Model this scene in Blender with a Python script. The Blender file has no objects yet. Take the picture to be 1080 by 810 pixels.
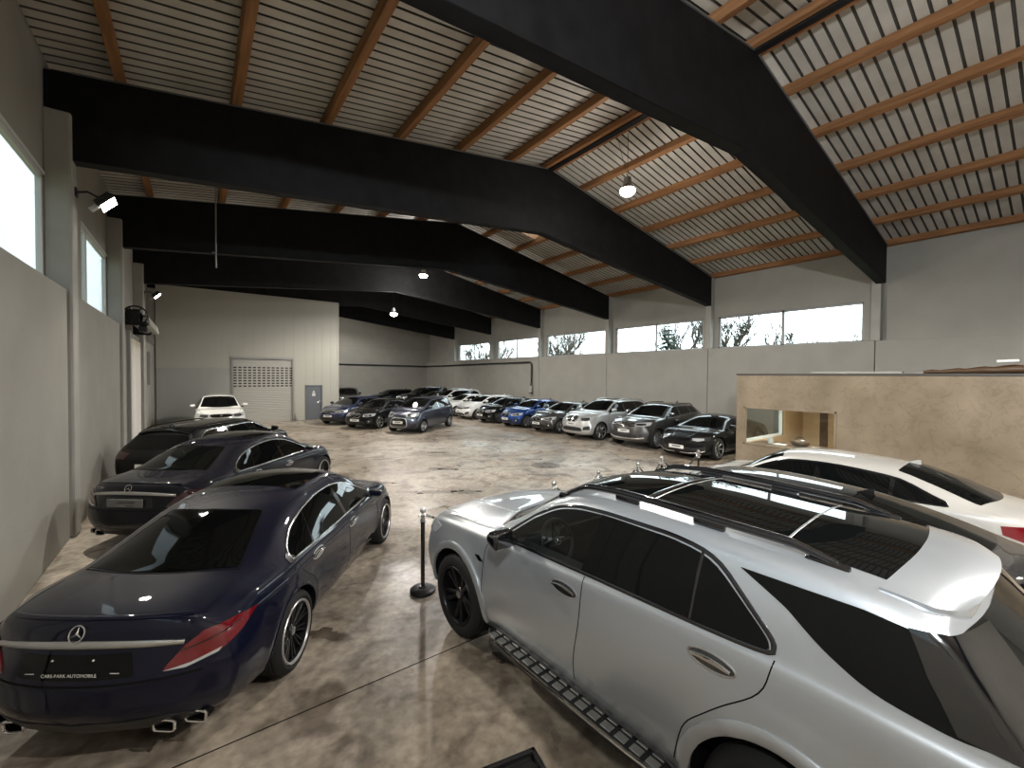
import bpy, bmesh, math, random
import numpy as np
from mathutils import Vector, Matrix
from mathutils.bvhtree import BVHTree

SC = bpy.context.scene
COL = SC.collection
PI = math.pi
RNG = random.Random(7)

# ------------------------------------------------------------------ camera, world, lights, exposure
CAM_H = 2.6906
F_PX, YAW, PITCH, ROLL = 445.94, 0.6417, -0.0195, 0.0074
cam_data = bpy.data.cameras.new('camera')
cam_data.sensor_fit = 'HORIZONTAL'
cam_data.sensor_width = 36.0
cam_data.lens = F_PX / 1080.0 * 36.0
cam_data.clip_start = 0.05
cam_data.clip_end = 400
cam = bpy.data.objects.new('camera', cam_data)
COL.objects.link(cam)
_F = Vector((math.sin(YAW) * math.cos(PITCH), math.cos(YAW) * math.cos(PITCH), math.sin(PITCH)))
_R = Vector((math.cos(YAW), -math.sin(YAW), 0))
_U = _R.cross(_F)
_R2 = _R * math.cos(ROLL) + _U * math.sin(ROLL)
_U2 = _R2.cross(_F)
cam.matrix_world = Matrix(((_R2.x, _U2.x, -_F.x, 0), (_R2.y, _U2.y, -_F.y, 0), (_R2.z, _U2.z, -_F.z, CAM_H), (0, 0, 0, 1)))
SC.camera = cam

SKY_STRENGTH = 5.0
SKY_LEFT = 0.62
EXPOSURE = 0.65
LAMP_W = 1150.0        # each hanging lamp
FLOOD_W = 220.0       # each wall floodlight

SC.view_settings.view_transform = 'Standard'
SC.view_settings.look = 'None'
SC.view_settings.gamma = 1.0
SC.view_settings.use_curve_mapping = False
SC.view_settings.exposure = EXPOSURE
SC.cycles.use_denoising = True
SC.cycles.max_bounces = 8
SC.cycles.diffuse_bounces = 4
SC.cycles.glossy_bounces = 4
SC.cycles.transparent_max_bounces = 12
SC.cycles.sample_clamp_indirect = 6.0
SC.cycles.caustics_reflective = False
SC.cycles.caustics_refractive = False

world = bpy.data.worlds.new('overcast_sky')
SC.world = world
world.use_nodes = True
wn = world.node_tree.nodes
wl = world.node_tree.links
wn.clear()
w_out = wn.new('ShaderNodeOutputWorld')
w_bg = wn.new('ShaderNodeBackground')
w_tc = wn.new('ShaderNodeTexCoord')
w_sep = wn.new('ShaderNodeSeparateXYZ')
w_ramp = wn.new('ShaderNodeValToRGB')
w_ramp.color_ramp.elements[0].position = 0.45
w_ramp.color_ramp.elements[0].color = (0.55, 0.58, 0.58, 1)
w_ramp.color_ramp.elements[1].position = 0.62
w_ramp.color_ramp.elements[1].color = (0.86, 0.95, 1.0, 1)
w_map = wn.new('ShaderNodeMapRange')
w_map.inputs[1].default_value = -1
w_map.inputs[2].default_value = 1
wl.new(w_tc.outputs['Generated'], w_sep.inputs[0])
wl.new(w_sep.outputs['Z'], w_map.inputs[0])
wl.new(w_map.outputs[0], w_ramp.inputs[0])
wl.new(w_ramp.outputs[0], w_bg.inputs[0])
w_side = wn.new('ShaderNodeMapRange')          # the cloud cover is brighter on the sun's side, to the right of the hall
w_side.interpolation_type = 'SMOOTHSTEP'
w_side.inputs[1].default_value = -.5
w_side.inputs[2].default_value = .4
w_side.inputs[3].default_value = SKY_LEFT
w_side.inputs[4].default_value = SKY_STRENGTH
wl.new(w_sep.outputs['X'], w_side.inputs[0])
wl.new(w_side.outputs[0], w_bg.inputs[1])
wl.new(w_bg.outputs[0], w_out.inputs[0])


# ------------------------------------------------------------------ materials
def mat(name, color=(.5, .5, .5), rough=.5, metal=0.0, spec=.5, coat=0.0, coat_rough=.03, emit=None, emit_s=0.0, alpha=1.0):
    m = bpy.data.materials.new(name)
    m.use_nodes = True
    b = m.node_tree.nodes['Principled BSDF']
    b.inputs['Base Color'].default_value = (*color, 1)
    b.inputs['Roughness'].default_value = rough
    b.inputs['Metallic'].default_value = metal
    b.inputs['Specular IOR Level'].default_value = spec
    b.inputs['Coat Weight'].default_value = coat
    b.inputs['Coat Roughness'].default_value = coat_rough
    if emit:
        b.inputs['Emission Color'].default_value = (*emit, 1)
        b.inputs['Emission Strength'].default_value = emit_s
    return m


def nodes_of(m):
    return m.node_tree.nodes, m.node_tree.links, m.node_tree.nodes['Principled BSDF']


def noisy(m, c1, c2, scale=3.0, detail=6.0, lo=.35, hi=.65, rough=None, bump=0.0, bump_scale=40.0, stretch=None):
    """mix two base colours by noise in object space"""
    n, l, b = nodes_of(m)
    tc = n.new('ShaderNodeTexCoord')
    src = tc.outputs['Object']
    if stretch:
        mp = n.new('ShaderNodeMapping')
        mp.inputs['Scale'].default_value = stretch
        l.new(src, mp.inputs[0])
        src = mp.outputs[0]
    t = n.new('ShaderNodeTexNoise')
    t.inputs['Scale'].default_value = scale
    t.inputs['Detail'].default_value = detail
    l.new(src, t.inputs['Vector'])
    r = n.new('ShaderNodeValToRGB')
    r.color_ramp.elements[0].position = lo
    r.color_ramp.elements[0].color = (*c1, 1)
    r.color_ramp.elements[1].position = hi
    r.color_ramp.elements[1].color = (*c2, 1)
    l.new(t.outputs['Fac'], r.inputs[0])
    l.new(r.outputs[0], b.inputs['Base Color'])
    if rough:
        mr = n.new('ShaderNodeMapRange')
        mr.inputs[1].default_value = .3
        mr.inputs[2].default_value = .7
        mr.inputs[3].default_value = rough[0]
        mr.inputs[4].default_value = rough[1]
        l.new(t.outputs['Fac'], mr.inputs[0])
        l.new(mr.outputs[0], b.inputs['Roughness'])
    if bump:
        t2 = n.new('ShaderNodeTexNoise')
        t2.inputs['Scale'].default_value = bump_scale
        t2.inputs['Detail'].default_value = 5
        l.new(src, t2.inputs['Vector'])
        bp = n.new('ShaderNodeBump')
        bp.inputs['Strength'].default_value = bump
        bp.inputs['Distance'].default_value = .02
        l.new(t2.outputs['Fac'], bp.inputs['Height'])
        l.new(bp.outputs[0], b.inputs['Normal'])
    return m


def clear_glass(name, tint=(1, 1, 1), refl=1.0, ior=1.45):
    m = bpy.data.materials.new(name)
    m.use_nodes = True
    n, l = m.node_tree.nodes, m.node_tree.links
    n.clear()
    o = n.new('ShaderNodeOutputMaterial')
    mx = n.new('ShaderNodeMixShader')
    tr = n.new('ShaderNodeBsdfTransparent')
    gl = n.new('ShaderNodeBsdfGlossy')
    fr = n.new('ShaderNodeFresnel')
    geo = n.new('ShaderNodeNewGeometry')
    mi = n.new('ShaderNodeMapRange')      # same reflectance on the way in and out of a thin pane
    mi.inputs[3].default_value = ior
    mi.inputs[4].default_value = 1 / ior
    l.new(geo.outputs['Backfacing'], mi.inputs[0])
    l.new(mi.outputs[0], fr.inputs['IOR'])
    tr.inputs[0].default_value = (*tint, 1)
    gl.inputs['Roughness'].default_value = 0.01
    gl.inputs[0].default_value = (refl, refl, refl, 1)
    l.new(fr.outputs[0], mx.inputs[0])
    l.new(tr.outputs[0], mx.inputs[1])
    l.new(gl.outputs[0], mx.inputs[2])
    l.new(mx.outputs[0], o.inputs[0])
    return m


M = {}
M['wall'] = noisy(mat('painted_wall', rough=.75, spec=.3), (.300, .290, .262), (.335, .325, .295), 1.2, 8, .3, .7, None, .12, 25)
M['wall_dark'] = noisy(mat('lower_panel_paint', rough=.7, spec=.3), (.270, .258, .235), (.300, .288, .262), .8, 8, .3, .7, None, .08, 12)
M['column'] = noisy(mat('column_paint', rough=.7, spec=.3), (.33, .325, .30), (.37, .36, .335), 2, 6)
M['partition'] = mat('sandwich_panel', (.40, .39, .345), .45, spec=.4)
M['partition_low'] = mat('lower_sandwich_panel', (.33, .335, .315), .5, spec=.4)
M['beam'] = noisy(mat('black_beam_paint', rough=.65, spec=.15), (.006, .006, .0068), (.010, .010, .0112), 3, 5)
M['beam_edge'] = mat('beam_edge_trim', (.18, .18, .175), .5, .3)
M['sheet'] = noisy(mat('roof_sheet', rough=.55, metal=.0, spec=.35), (.47, .445, .40), (.60, .575, .53), 1.5, 6, .3, .7)
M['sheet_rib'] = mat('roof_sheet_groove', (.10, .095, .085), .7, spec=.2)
M['purlin'] = noisy(mat('purlin_timber', rough=.6, spec=.25), (.21, .100, .045), (.38, .190, .085), 2.0, 9, .3, .7, None, .1, 30, stretch=(6, .5, 6))
M['steel_grey'] = mat('galvanised_steel', (.32, .32, .31), .45, .8)
M['dark_metal'] = mat('dark_metal', (.03, .03, .032), .4, .6)
M['white_frame'] = mat('white_window_frame', (.62, .64, .63), .35)
M['grey_frame'] = mat('grey_window_frame', (.30, .31, .31), .4)
M['pane'] = clear_glass('window_pane', (.93, .97, .97))
M['door_steel'] = mat('grey_door_paint', (.125, .135, .15), .4)
M['shutter'] = mat('roller_shutter', (.42, .41, .38), .4, spec=.5)
M['shutter_slot'] = mat('shutter_window', (.035, .035, .035), .2)
M['lime'] = noisy(mat('polished_plaster', rough=.42, spec=.4), (.165, .132, .092), (.255, .205, .145), 1.1, 9, .3, .72, (.3, .5), .10, 6)
def plaster_marks(m):
    n, l, b = nodes_of(m)
    src = b.inputs['Base Color'].links[0].from_socket
    tc = n.new('ShaderNodeTexCoord')
    t = n.new('ShaderNodeTexNoise')
    t.inputs['Scale'].default_value = 3.4
    t.inputs['Detail'].default_value = 12
    t.inputs['Distortion'].default_value = .7
    l.new(tc.outputs['Object'], t.inputs['Vector'])
    r = n.new('ShaderNodeValToRGB')
    e = r.color_ramp.elements
    e[0].position, e[0].color = .47, (1, 1, 1, 1)
    e[1].position, e[1].color = .53, (1, 1, 1, 1)
    k = e.new(.50)
    k.color = (.66, .64, .62, 1)
    l.new(t.outputs['Fac'], r.inputs[0])
    x = n.new('ShaderNodeMix')
    x.data_type = 'RGBA'
    x.blend_type = 'MULTIPLY'
    x.inputs[0].default_value = .45
    l.new(src, x.inputs[6])
    l.new(r.outputs[0], x.inputs[7])
    l.new(x.outputs[2], b.inputs['Base Color'])


plaster_marks(M['lime'])
M['booth_edge'] = mat('booth_roof_edge', (.05, .048, .046), .5)
M['booth_in'] = mat('booth_inside_paint', (.42, .30, .17), .6)
M['brown'] = mat('dark_brown_wood', (.07, .038, .018), .4)
M['black_plastic'] = mat('black_plastic', (.012, .012, .013), .38)
M['gloss_black'] = mat('gloss_black', (.004, .004, .005), .08, spec=.6, coat=1.0)
M['rubber'] = mat('tyre_rubber', (.012, .012, .012), .75, spec=.3)
M['chrome'] = mat('chrome', (.80, .80, .80), .10, 1.0)
M['satin'] = mat('satin_aluminium', (.60, .60, .60), .30, 1.0)
M['rim_silver'] = mat('silver_wheel', (.52, .52, .53), .30, .9)
M['rim_black'] = mat('black_wheel', (.008, .008, .009), .3, .2, spec=.3)
M['well'] = mat('wheel_well', (.006, .006, .006), .9, spec=.1)
M['glass_dark'] = mat('privacy_glass', (.003, .0035, .0035), .02, spec=.24)
M['glass_tint'] = clear_glass('tinted_car_glass', (.50, .56, .55), 1.0, 1.5)
M['glass_smoke'] = clear_glass('smoked_car_glass', (.16, .17, .18), 1.0, 1.5)
M['red_lamp'] = mat('red_lamp_glass', (.13, .003, .007), .08, spec=.6, coat=1)
M['red_dark'] = mat('dark_red_lamp_glass', (.035, .002, .004), .1, spec=.6, coat=1)
M['clear_lamp'] = mat('clear_lamp_glass', (.50, .52, .54), .08, .3, coat=1)
M['lamp_dark'] = mat('lamp_housing', (.06, .06, .065), .12, .5, coat=1)
M['plate'] = mat('number_plate_white', (.72, .72, .70), .35)
M['plate_grey'] = mat('dealer_plate_grey', (.16, .16, .16), .45)
M['text_white'] = mat('white_lettering', (.60, .60, .58), .5)
M['text_dark'] = mat('dark_lettering', (.04, .04, .04), .5)
M['cabin'] = mat('cabin_lining', (.012, .012, .013), .75, spec=.2)
M['leather'] = mat('black_leather', (.015, .015, .016), .45)
M['seam'] = mat('panel_gap', (.006, .006, .006), .8, spec=.1)
M['rope'] = noisy(mat('barrier_rope', rough=.8), (.02, .02, .02), (.04, .038, .036), 60, 2)


def paint(name, color, metal=.35, rough=.32, spec=.5):
    m = mat(name, color, rough, metal, spec, coat=1.0, coat_rough=.02)
    n, l, b = nodes_of(m)
    if spec < .2:
        b.inputs['Coat IOR'].default_value = 1.38
    t = n.new('ShaderNodeTexNoise')
    t.inputs['Scale'].default_value = 900
    t.inputs['Detail'].default_value = 1
    mr = n.new('ShaderNodeMapRange')
    mr.inputs[3].default_value = rough - .05
    mr.inputs[4].default_value = rough + .05
    tc = n.new('ShaderNodeTexCoord')
    l.new(tc.outputs['Object'], t.inputs['Vector'])
    l.new(t.outputs['Fac'], mr.inputs[0])
    l.new(mr.outputs[0], b.inputs['Roughness'])
    return m


P = dict(
    navy=paint('deep_navy_paint', (.0012, .0022, .0130), .0, .5, .10),
    navy_two=paint('dark_navy_paint', (.0010, .0014, .0060), .0, .5, .10),
    silver=paint('silver_paint', (.47, .50, .53), .68, .35),
    black=paint('black_paint', (.0022, .0022, .0024), .0, .5, .10),
    darkgrey=paint('dark_grey_paint', (.035, .034, .032), .6, .3),
    white=paint('white_paint', (.37, .36, .335), .0, .35),
    white_cool=paint('cool_white_paint', (.66, .67, .66), .0, .35),
    bluegrey=paint('blue_grey_paint', (.040, .047, .075), .5, .32),
    blue=paint('bright_blue_paint', (.018, .065, .26), .55, .3),
    dkblue=paint('dark_blue_paint', (.016, .024, .065), .5, .3),
    graphite=paint('graphite_paint', (.075, .074, .072), .65, .3),
    silverwhite=paint('silver_white_paint', (.52, .53, .53), .5, .33),
)


# ------------------------------------------------------------------ object helpers
def tag(o, label=None, cat=None, group=None, kind=None):
    if label:
        o['label'] = label
    if cat:
        o['category'] = cat
    if group:
        o['group'] = group
    if kind:
        o['kind'] = kind
    return o


def link(name, bm, material, parent=None, smooth=False, angle=40, recalc=True):
    me = bpy.data.meshes.new(name)
    if recalc:
        bmesh.ops.recalc_face_normals(bm, faces=bm.faces[:])
    bm.to_mesh(me)
    bm.free()
    mats = material if isinstance(material, (list, tuple)) else [material]
    for m in mats:
        me.materials.append(m)
    if smooth:
        me.shade_smooth()
        me.set_sharp_from_angle(angle=math.radians(angle))
    o = bpy.data.objects.new(name, me)
    COL.objects.link(o)
    if parent:
        o.parent = parent
    return o


def empty(name, loc=(0, 0, 0), rz=0.0, label=None, cat=None, group=None, scale=1.0):
    o = bpy.data.objects.new(name, None)
    o.empty_display_size = .2
    COL.objects.link(o)
    o.location = loc
    o.rotation_euler = (0, 0, rz)
    o.scale = (scale, scale, scale)
    return tag(o, label, cat, group)


def box(bm, x0, x1, y0, y1, z0, z1, bevel=0.0, mi=0, seg=2):
    cx, cy, cz = (x0 + x1) / 2, (y0 + y1) / 2, (z0 + z1) / 2
    mtx = Matrix.Translation((cx, cy, cz)) @ Matrix.Diagonal((abs(x1 - x0), abs(y1 - y0), abs(z1 - z0), 1))
    r = bmesh.ops.create_cube(bm, size=1.0, matrix=mtx)
    vs = r['verts']
    fs = list({f for v in vs for f in v.link_faces})
    for f in fs:
        f.material_index = mi
    if bevel > 0:
        es = list({e for v in vs for e in v.link_edges})
        rb = bmesh.ops.bevel(bm, geom=es, offset=bevel, segments=seg, affect='EDGES', profile=.5)
        for f in rb['faces']:
            f.material_index = mi
    return vs


def obox(bm, c, size, rot=None, bevel=0.0, mi=0, seg=2):
    """box centred on c with a rotation matrix"""
    mtx = Matrix.Translation(c) @ (rot.to_4x4() if rot else Matrix()) @ Matrix.Diagonal((*size, 1))
    vs = bmesh.ops.create_cube(bm, size=1.0, matrix=mtx)['verts']
    fs = list({f for v in vs for f in v.link_faces})
    for f in fs:
        f.material_index = mi
    if bevel > 0:
        es = list({e for v in vs for e in v.link_edges})
        rb = bmesh.ops.bevel(bm, geom=es, offset=bevel, segments=seg, affect='EDGES', profile=.5)
        for f in rb['faces']:
            f.material_index = mi


def frame_of(t):
    t = t.normalized()
    a = Vector((0, 0, 1)) if abs(t.z) < .9 else Vector((1, 0, 0))
    u = t.cross(a).normalized()
    return u, t.cross(u).normalized()


def tube(bm, pts, r, n=8, mi=0, caps=True, closed=False):
    pts = [Vector(p) for p in pts]
    k = len(pts)
    rs = r if isinstance(r, (list, tuple)) else [r] * k
    rings = []
    u = None
    for i, p in enumerate(pts):
        if closed:
            t = pts[(i + 1) % k] - pts[i - 1]
        else:
            t = pts[min(i + 1, k - 1)] - pts[max(i - 1, 0)]
        t.normalize()
        if u is None:
            u, v = frame_of(t)
        else:
            u = (u - t * u.dot(t)).normalized()
            v = t.cross(u)
        rings.append([bm.verts.new(p + (u * math.cos(2 * PI * j / n) + v * math.sin(2 * PI * j / n)) * rs[i]) for j in range(n)])
    m = k if closed else k - 1
    for i in range(m):
        a, b = rings[i], rings[(i + 1) % k]
        for j in range(n):
            f = bm.faces.new((a[j], a[(j + 1) % n], b[(j + 1) % n], b[j]))
            f.material_index = mi
    if caps and not closed:
        bm.faces.new(rings[0][::-1]).material_index = mi
        bm.faces.new(rings[-1]).material_index = mi


def lathe(bm, prof, n=32, axis='Z', c=(0, 0, 0), mi=0, closed=False):
    """prof: (radius, height) list"""
    c = Vector(c)
    rings = []
    for (r, h) in prof:
        ring = []
        for j in range(n):
            a = 2 * PI * j / n
            if axis == 'Z':
                p = Vector((r * math.cos(a), r * math.sin(a), h))
            elif axis == 'Y':
                p = Vector((r * math.cos(a), h, r * math.sin(a)))
            else:
                p = Vector((h, r * math.cos(a), r * math.sin(a)))
            ring.append(bm.verts.new(c + p))
        rings.append(ring)
    k = len(rings)
    for i in range(k if closed else k - 1):
        a, b = rings[i], rings[(i + 1) % k]
        for j in range(n):
            f = bm.faces.new((a[j], a[(j + 1) % n], b[(j + 1) % n], b[j]))
            f.material_index = mi
    if not closed:
        for ring, rev in ((rings[0], True), (rings[-1], False)):
            f = bm.faces.new(ring[::-1] if rev else ring)
            f.material_index = mi


def prism_xz(bm, pts, y0, y1, mi=0):
    a = [bm.verts.new((x, y0, z)) for x, z in pts]
    b = [bm.verts.new((x, y1, z)) for x, z in pts]
    n = len(pts)
    bm.faces.new(a).material_index = mi
    bm.faces.new(b[::-1]).material_index = mi
    for i in range(n):
        bm.faces.new((a[i], b[i], b[(i + 1) % n], a[(i + 1) % n])).material_index = mi


def pchip(pts):
    pts = sorted(pts)
    x = np.array([p[0] for p in pts], float)
    y = np.array([p[1] for p in pts], float)
    h = np.diff(x)
    d = np.diff(y) / h
    m = np.zeros(len(x))
    m[0], m[-1] = d[0], d[-1]
    for i in range(1, len(x) - 1):
        if d[i - 1] * d[i] > 0:
            w1, w2 = 2 * h[i] + h[i - 1], h[i] + 2 * h[i - 1]
            m[i] = (w1 + w2) / (w1 / d[i - 1] + w2 / d[i])

    def f(q):
        q = min(max(q, x[0]), x[-1])
        i = int(min(max(np.searchsorted(x, q) - 1, 0), len(h) - 1))
        t = (q - x[i]) / h[i]
        return float((2 * t**3 - 3 * t**2 + 1) * y[i] + (t**3 - 2 * t**2 + t) * h[i] * m[i] + (-2 * t**3 + 3 * t**2) * y[i + 1] + (t**3 - t**2) * h[i] * m[i + 1])
    return f


def text_obj(name, body, size, material, parent, loc, rot, label=None, extrude=.001, align='CENTER', shear=0.0):
    cu = bpy.data.curves.new(name + '_curve', 'FONT')
    cu.body = body
    cu.size = size
    cu.align_x = align
    cu.align_y = 'CENTER'
    cu.extrude = extrude
    cu.shear = shear
    tmp = bpy.data.objects.new('tmp_text', cu)
    COL.objects.link(tmp)
    dg = bpy.context.evaluated_depsgraph_get()
    me = bpy.data.meshes.new_from_object(tmp.evaluated_get(dg))
    bpy.data.objects.remove(tmp)
    me.name = name
    me.materials.clear()
    me.materials.append(material)
    o = bpy.data.objects.new(name, me)
    COL.objects.link(o)
    o.parent = parent
    o.matrix_local = Matrix.Translation(loc) @ rot.to_4x4()
    if label:
        o['label'] = label
    return o
# ------------------------------------------------------------------ the hall
XL, XR = -1.58, 18.32            # inner faces of the columns
XLU, XRU = -1.90, 18.62          # recessed upper walls
Y0, DY = 4.12, 5.813             # first column in view, bay length
YF, YB = -7.6, 38.75             # end walls
XRIDGE, ZRIDGE = 8.75, 9.04
SILL, WTOP = 4.02, 5.36
ZEL, ZER = 7.52, 7.14            # beam top at the left and right end
COLY = [Y0 + DY * k for k in range(-2, 6)]


def zroof(x):
    if x < XRIDGE:
        return ZEL + (x - XL) / (XRIDGE - XL) * (ZRIDGE - ZEL)
    return ZRIDGE - (x - XRIDGE) / (XR - XRIDGE) * (ZRIDGE - ZER)


# floor: one slab with a worn, partly polished concrete surface
def concrete():
    m = mat('worn_concrete', rough=.45, spec=.5)
    n, l, b = nodes_of(m)
    tc = n.new('ShaderNodeTexCoord')

    def noise(scale, detail, dist=0.0, st=None):
        src = tc.outputs['Object']
        if st:
            mp = n.new('ShaderNodeMapping')
            mp.inputs['Scale'].default_value = st
            l.new(src, mp.inputs[0])
            src = mp.outputs[0]
        t = n.new('ShaderNodeTexNoise')
        t.inputs['Scale'].default_value = scale
        t.inputs['Detail'].default_value = detail
        t.inputs['Distortion'].default_value = dist
        l.new(src, t.inputs['Vector'])
        return t.outputs['Fac']

    def ramp(fac, stops):
        r = n.new('ShaderNodeValToRGB')
        e = r.color_ramp.elements
        while len(e) < len(stops):
            e.new(.5)
        for i, (p, c) in enumerate(stops):
            e[i].position = p
            e[i].color = (*c, 1) if len(c) == 3 else c
        l.new(fac, r.inputs[0])
        return r.outputs[0]

    def mix(fac, a, bcol, mode='MIX'):
        x = n.new('ShaderNodeMix')
        x.data_type = 'RGBA'
        x.blend_type = mode
        if isinstance(fac, float):
            x.inputs[0].default_value = fac
        else:
            l.new(fac, x.inputs[0])
        l.new(a, x.inputs[6])
        if isinstance(bcol, tuple):
            x.inputs[7].default_value = (*bcol, 1)
        else:
            l.new(bcol, x.inputs[7])
        return x.outputs[2]
    big = ramp(noise(.22, 7, .6), [(.32, (.215, .180, .142)), (.5, (.325, .285, .238)), (.66, (.425, .39, .345))])
    mid = ramp(noise(2.1, 10, 1.1), [(.34, (.48, .44, .40)), (.47, (.92, .90, .88)), (.66, (1.18, 1.15, 1.10))])
    c = mix(1.0, big, mid, 'MULTIPLY')
    # scattered worn streaks, wider across the hall than along it
    st = ramp(noise(.75, 8, 1.6, (.55, 1.0, 1.0)), [(.61, (0, 0, 0)), (.68, (1, 1, 1))])
    c = mix(st, c, (.125, .098, .072))
    fine = ramp(noise(11, 9), [(.3, (.66, .65, .64)), (.7, (1.22, 1.22, 1.22))])
    c = mix(1.0, c, fine, 'MULTIPLY')
    # small dark pits
    v = n.new('ShaderNodeTexVoronoi')
    v.inputs['Scale'].default_value = 2.6
    l.new(tc.outputs['Object'], v.inputs['Vector'])
    pit = ramp(v.outputs['Distance'], [(.035, (1, 1, 1)), (.075, (0, 0, 0))])
    gate = ramp(noise(1.9, 2), [(.52, (0, 0, 0)), (.58, (1, 1, 1))])
    c = mix(mix(1.0, pit, gate, 'MULTIPLY'), c, (.06, .05, .042))
    l.new(c, b.inputs['Base Color'])
    mr = n.new('ShaderNodeMapRange')
    mr.inputs[1].default_value = .32
    mr.inputs[2].default_value = .66
    mr.inputs[3].default_value = .24
    mr.inputs[4].default_value = .60
    l.new(noise(.5, 6, .8), mr.inputs[0])
    l.new(mr.outputs[0], b.inputs['Roughness'])
    bp = n.new('ShaderNodeBump')
    bp.inputs['Strength'].default_value = .30
    bp.inputs['Distance'].default_value = .02
    l.new(noise(7, 8), bp.inputs['Height'])
    l.new(bp.outputs[0], b.inputs['Normal'])
    return m


M['concrete'] = concrete()
bm = bmesh.new()
box(bm, XLU - .2, XRU + .2, YF - .2, YB + .2, -.25, 0)
tag(link('floor', bm, M['concrete']), kind='structure')
# saw cut joints across and along the slab
bm = bmesh.new()
for y in (3.64, 26.8):
    box(bm, XLU + .1, XRU - .1, y - .006, y + .006, 0, .0012)
tag(link('trim_1', bm, M['seam']), kind='structure')
# worn dark patches and old spills lying in the slab surface
M['patch'] = noisy(mat('worn_patch', rough=.5), (.055, .042, .030), (.15, .118, .088), 6, 8, .35, .65, (.15, .6))
for (px, py, rx, ry, sd) in ((4.35, 8.85, .62, .16, 1), (5.02, 8.38, .30, .14, 2), (3.45, 10.6, .42, .13, 3), (3.75, 10.25, .30, .10, 4),
                             (10.95, 15.1, .62, .22, 5), (10.75, 13.95, .55, .16, 6), (8.55, 10.6, .40, .13, 7), (7.65, 8.6, .42, .14, 8),
                             (6.7, 13.3, .35, .12, 9), (5.6, 10.9, .45, .14, 10), (1.05, 4.62, .16, .10, 11), (2.3, 3.25, .10, .08, 12)):
    r = random.Random(sd)
    bm = bmesh.new()
    n = 40
    ph = [r.uniform(0, 6.28) for _ in range(6)]
    vs = []
    for j in range(n):
        a = 2 * PI * j / n
        k = 1 + .22 * math.sin(2 * a + ph[0]) + .18 * math.sin(3 * a + ph[1]) + .16 * math.sin(5 * a + ph[2]) + .12 * math.sin(9 * a + ph[3])
        u, w = rx * k * math.cos(a), ry * k * math.sin(a)
        an = -.62
        vs.append(bm.verts.new((px + u * math.cos(an) - w * math.sin(an), py + u * math.sin(an) + w * math.cos(an), .0016)))
    bm.faces.new(vs)
    tag(link('trim_%d' % (sd + 1), bm, M['patch']), kind='structure')


def wall_strip(bm, x0, x1, holes, z0, z1, ya, yb, mi=0):
    """wall along Y between x0 and x1 with rectangular holes (ya, yb, za, zb)"""
    ys = sorted({ya, yb, *[h[0] for h in holes], *[h[1] for h in holes]})
    for a, b in zip(ys[:-1], ys[1:]):
        m_ = (a + b) / 2
        hs = [h for h in holes if h[0] < m_ < h[1]]
        if not hs:
            box(bm, x0, x1, a, b, z0, z1, mi=mi)
        else:
            h = hs[0]
            if h[2] > z0:
                box(bm, x0, x1, a, b, z0, h[2], mi=mi)
            if h[3] < z1:
                box(bm, x0, x1, a, b, h[3], z1, mi=mi)


# windows: (side, y0, y1, mullions)
WIN_L = [(Y0 + .45 - DY, Y0 - .4, 2), (Y0 + .45, 9.74, 2), (12.45, 15.55, 2)]
WIN_R = [(4.50, 9.62, 2), (10.30, 15.38, 2), (16.12, 21.15, 2), (22.0, 26.86, 2), (27.85, 32.85, 2), (33.9, 37.6, 2)]
WIN_R = WIN_R[:5]
DOOR_L = (17.0, 21.0, 0.0, 3.86)

bm = bmesh.new()
zl = zroof(XLU) + .28
wall_strip(bm, XLU - .09, XLU, [(a, b, SILL + .06, WTOP + .42) for a, b, _ in WIN_L] + [DOOR_L], 0, zl, YF, YB)
tag(link('wall_left', bm, M['wall']), kind='structure')
bm = bmesh.new()          # thicker lower wall panels between the columns
for k in range(len(COLY) - 1):
    a, b = COLY[k] + .20, COLY[k + 1] - .20 - .02
    if k == 4:
        box(bm, XLU, XL - .07, a, DOOR_L[0] - .12, 0, SILL, .012)
    elif a < 26.5:
        box(bm, XLU, XL - .07, a, b, 0, SILL, .012)
tag(link('trim_14', bm, M['wall']), kind='structure')
bm = bmesh.new()
zr = zroof(XRU) + .28
wall_strip(bm, XRU, XRU + .25, [(a, b, SILL - .06, WTOP) for a, b, _ in WIN_R], 0, zr, YF, YB)
tag(link('wall_right', bm, M['wall']), kind='structure')
bm = bmesh.new()
for k in range(len(COLY)):
    a, b = COLY[k] + .012, (COLY[k + 1] if k + 1 < len(COLY) else YB) - .012
    box(bm, XR + .02, XRU, a, b, 0, SILL - .06, .012)
tag(link('trim_15', bm, M['wall']), kind='structure')


def gable(bm, y0, y1, xs0, xs1):
    pts = [(xs0, 0), (xs1, 0), (xs1, zroof(xs1) + .2), (XRIDGE, ZRIDGE + .2), (xs0, zroof(xs0) + .2)]
    prism_xz(bm, pts, y0, y1)


bm = bmesh.new()
gable(bm, YB, YB + .25, XLU, XRU)
tag(link('wall_back', bm, M['wall']), kind='structure')
bm = bmesh.new()
gable(bm, YF - .25, YF, XLU, XRU)
tag(link('wall_front', bm, M['wall']), kind='structure')

# columns
for k, y in enumerate(COLY):
    for side in (-1, 1):
        bm = bmesh.new()
        if side < 0:
            box(bm, XLU - .02, XL, y - .19, y + .19, 0, 6.86, .04)
        else:
            box(bm, XR, XRU + .02, y - .13, y + .13, SILL - .06, zroof(XR) - .02, .015)
        o = link('column', bm, M['column'])
        where = ('left' if side < 0 else 'right')
        nn = ['behind the camera', 'beside the camera', 'nearest', 'second', 'third', 'fourth', 'fifth', 'sixth', 'seventh'][k]
        tag(o, '%s grey wall column carrying a black roof beam on the %s long wall' % (nn, where), 'column', 'wall columns', 'structure')

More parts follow.
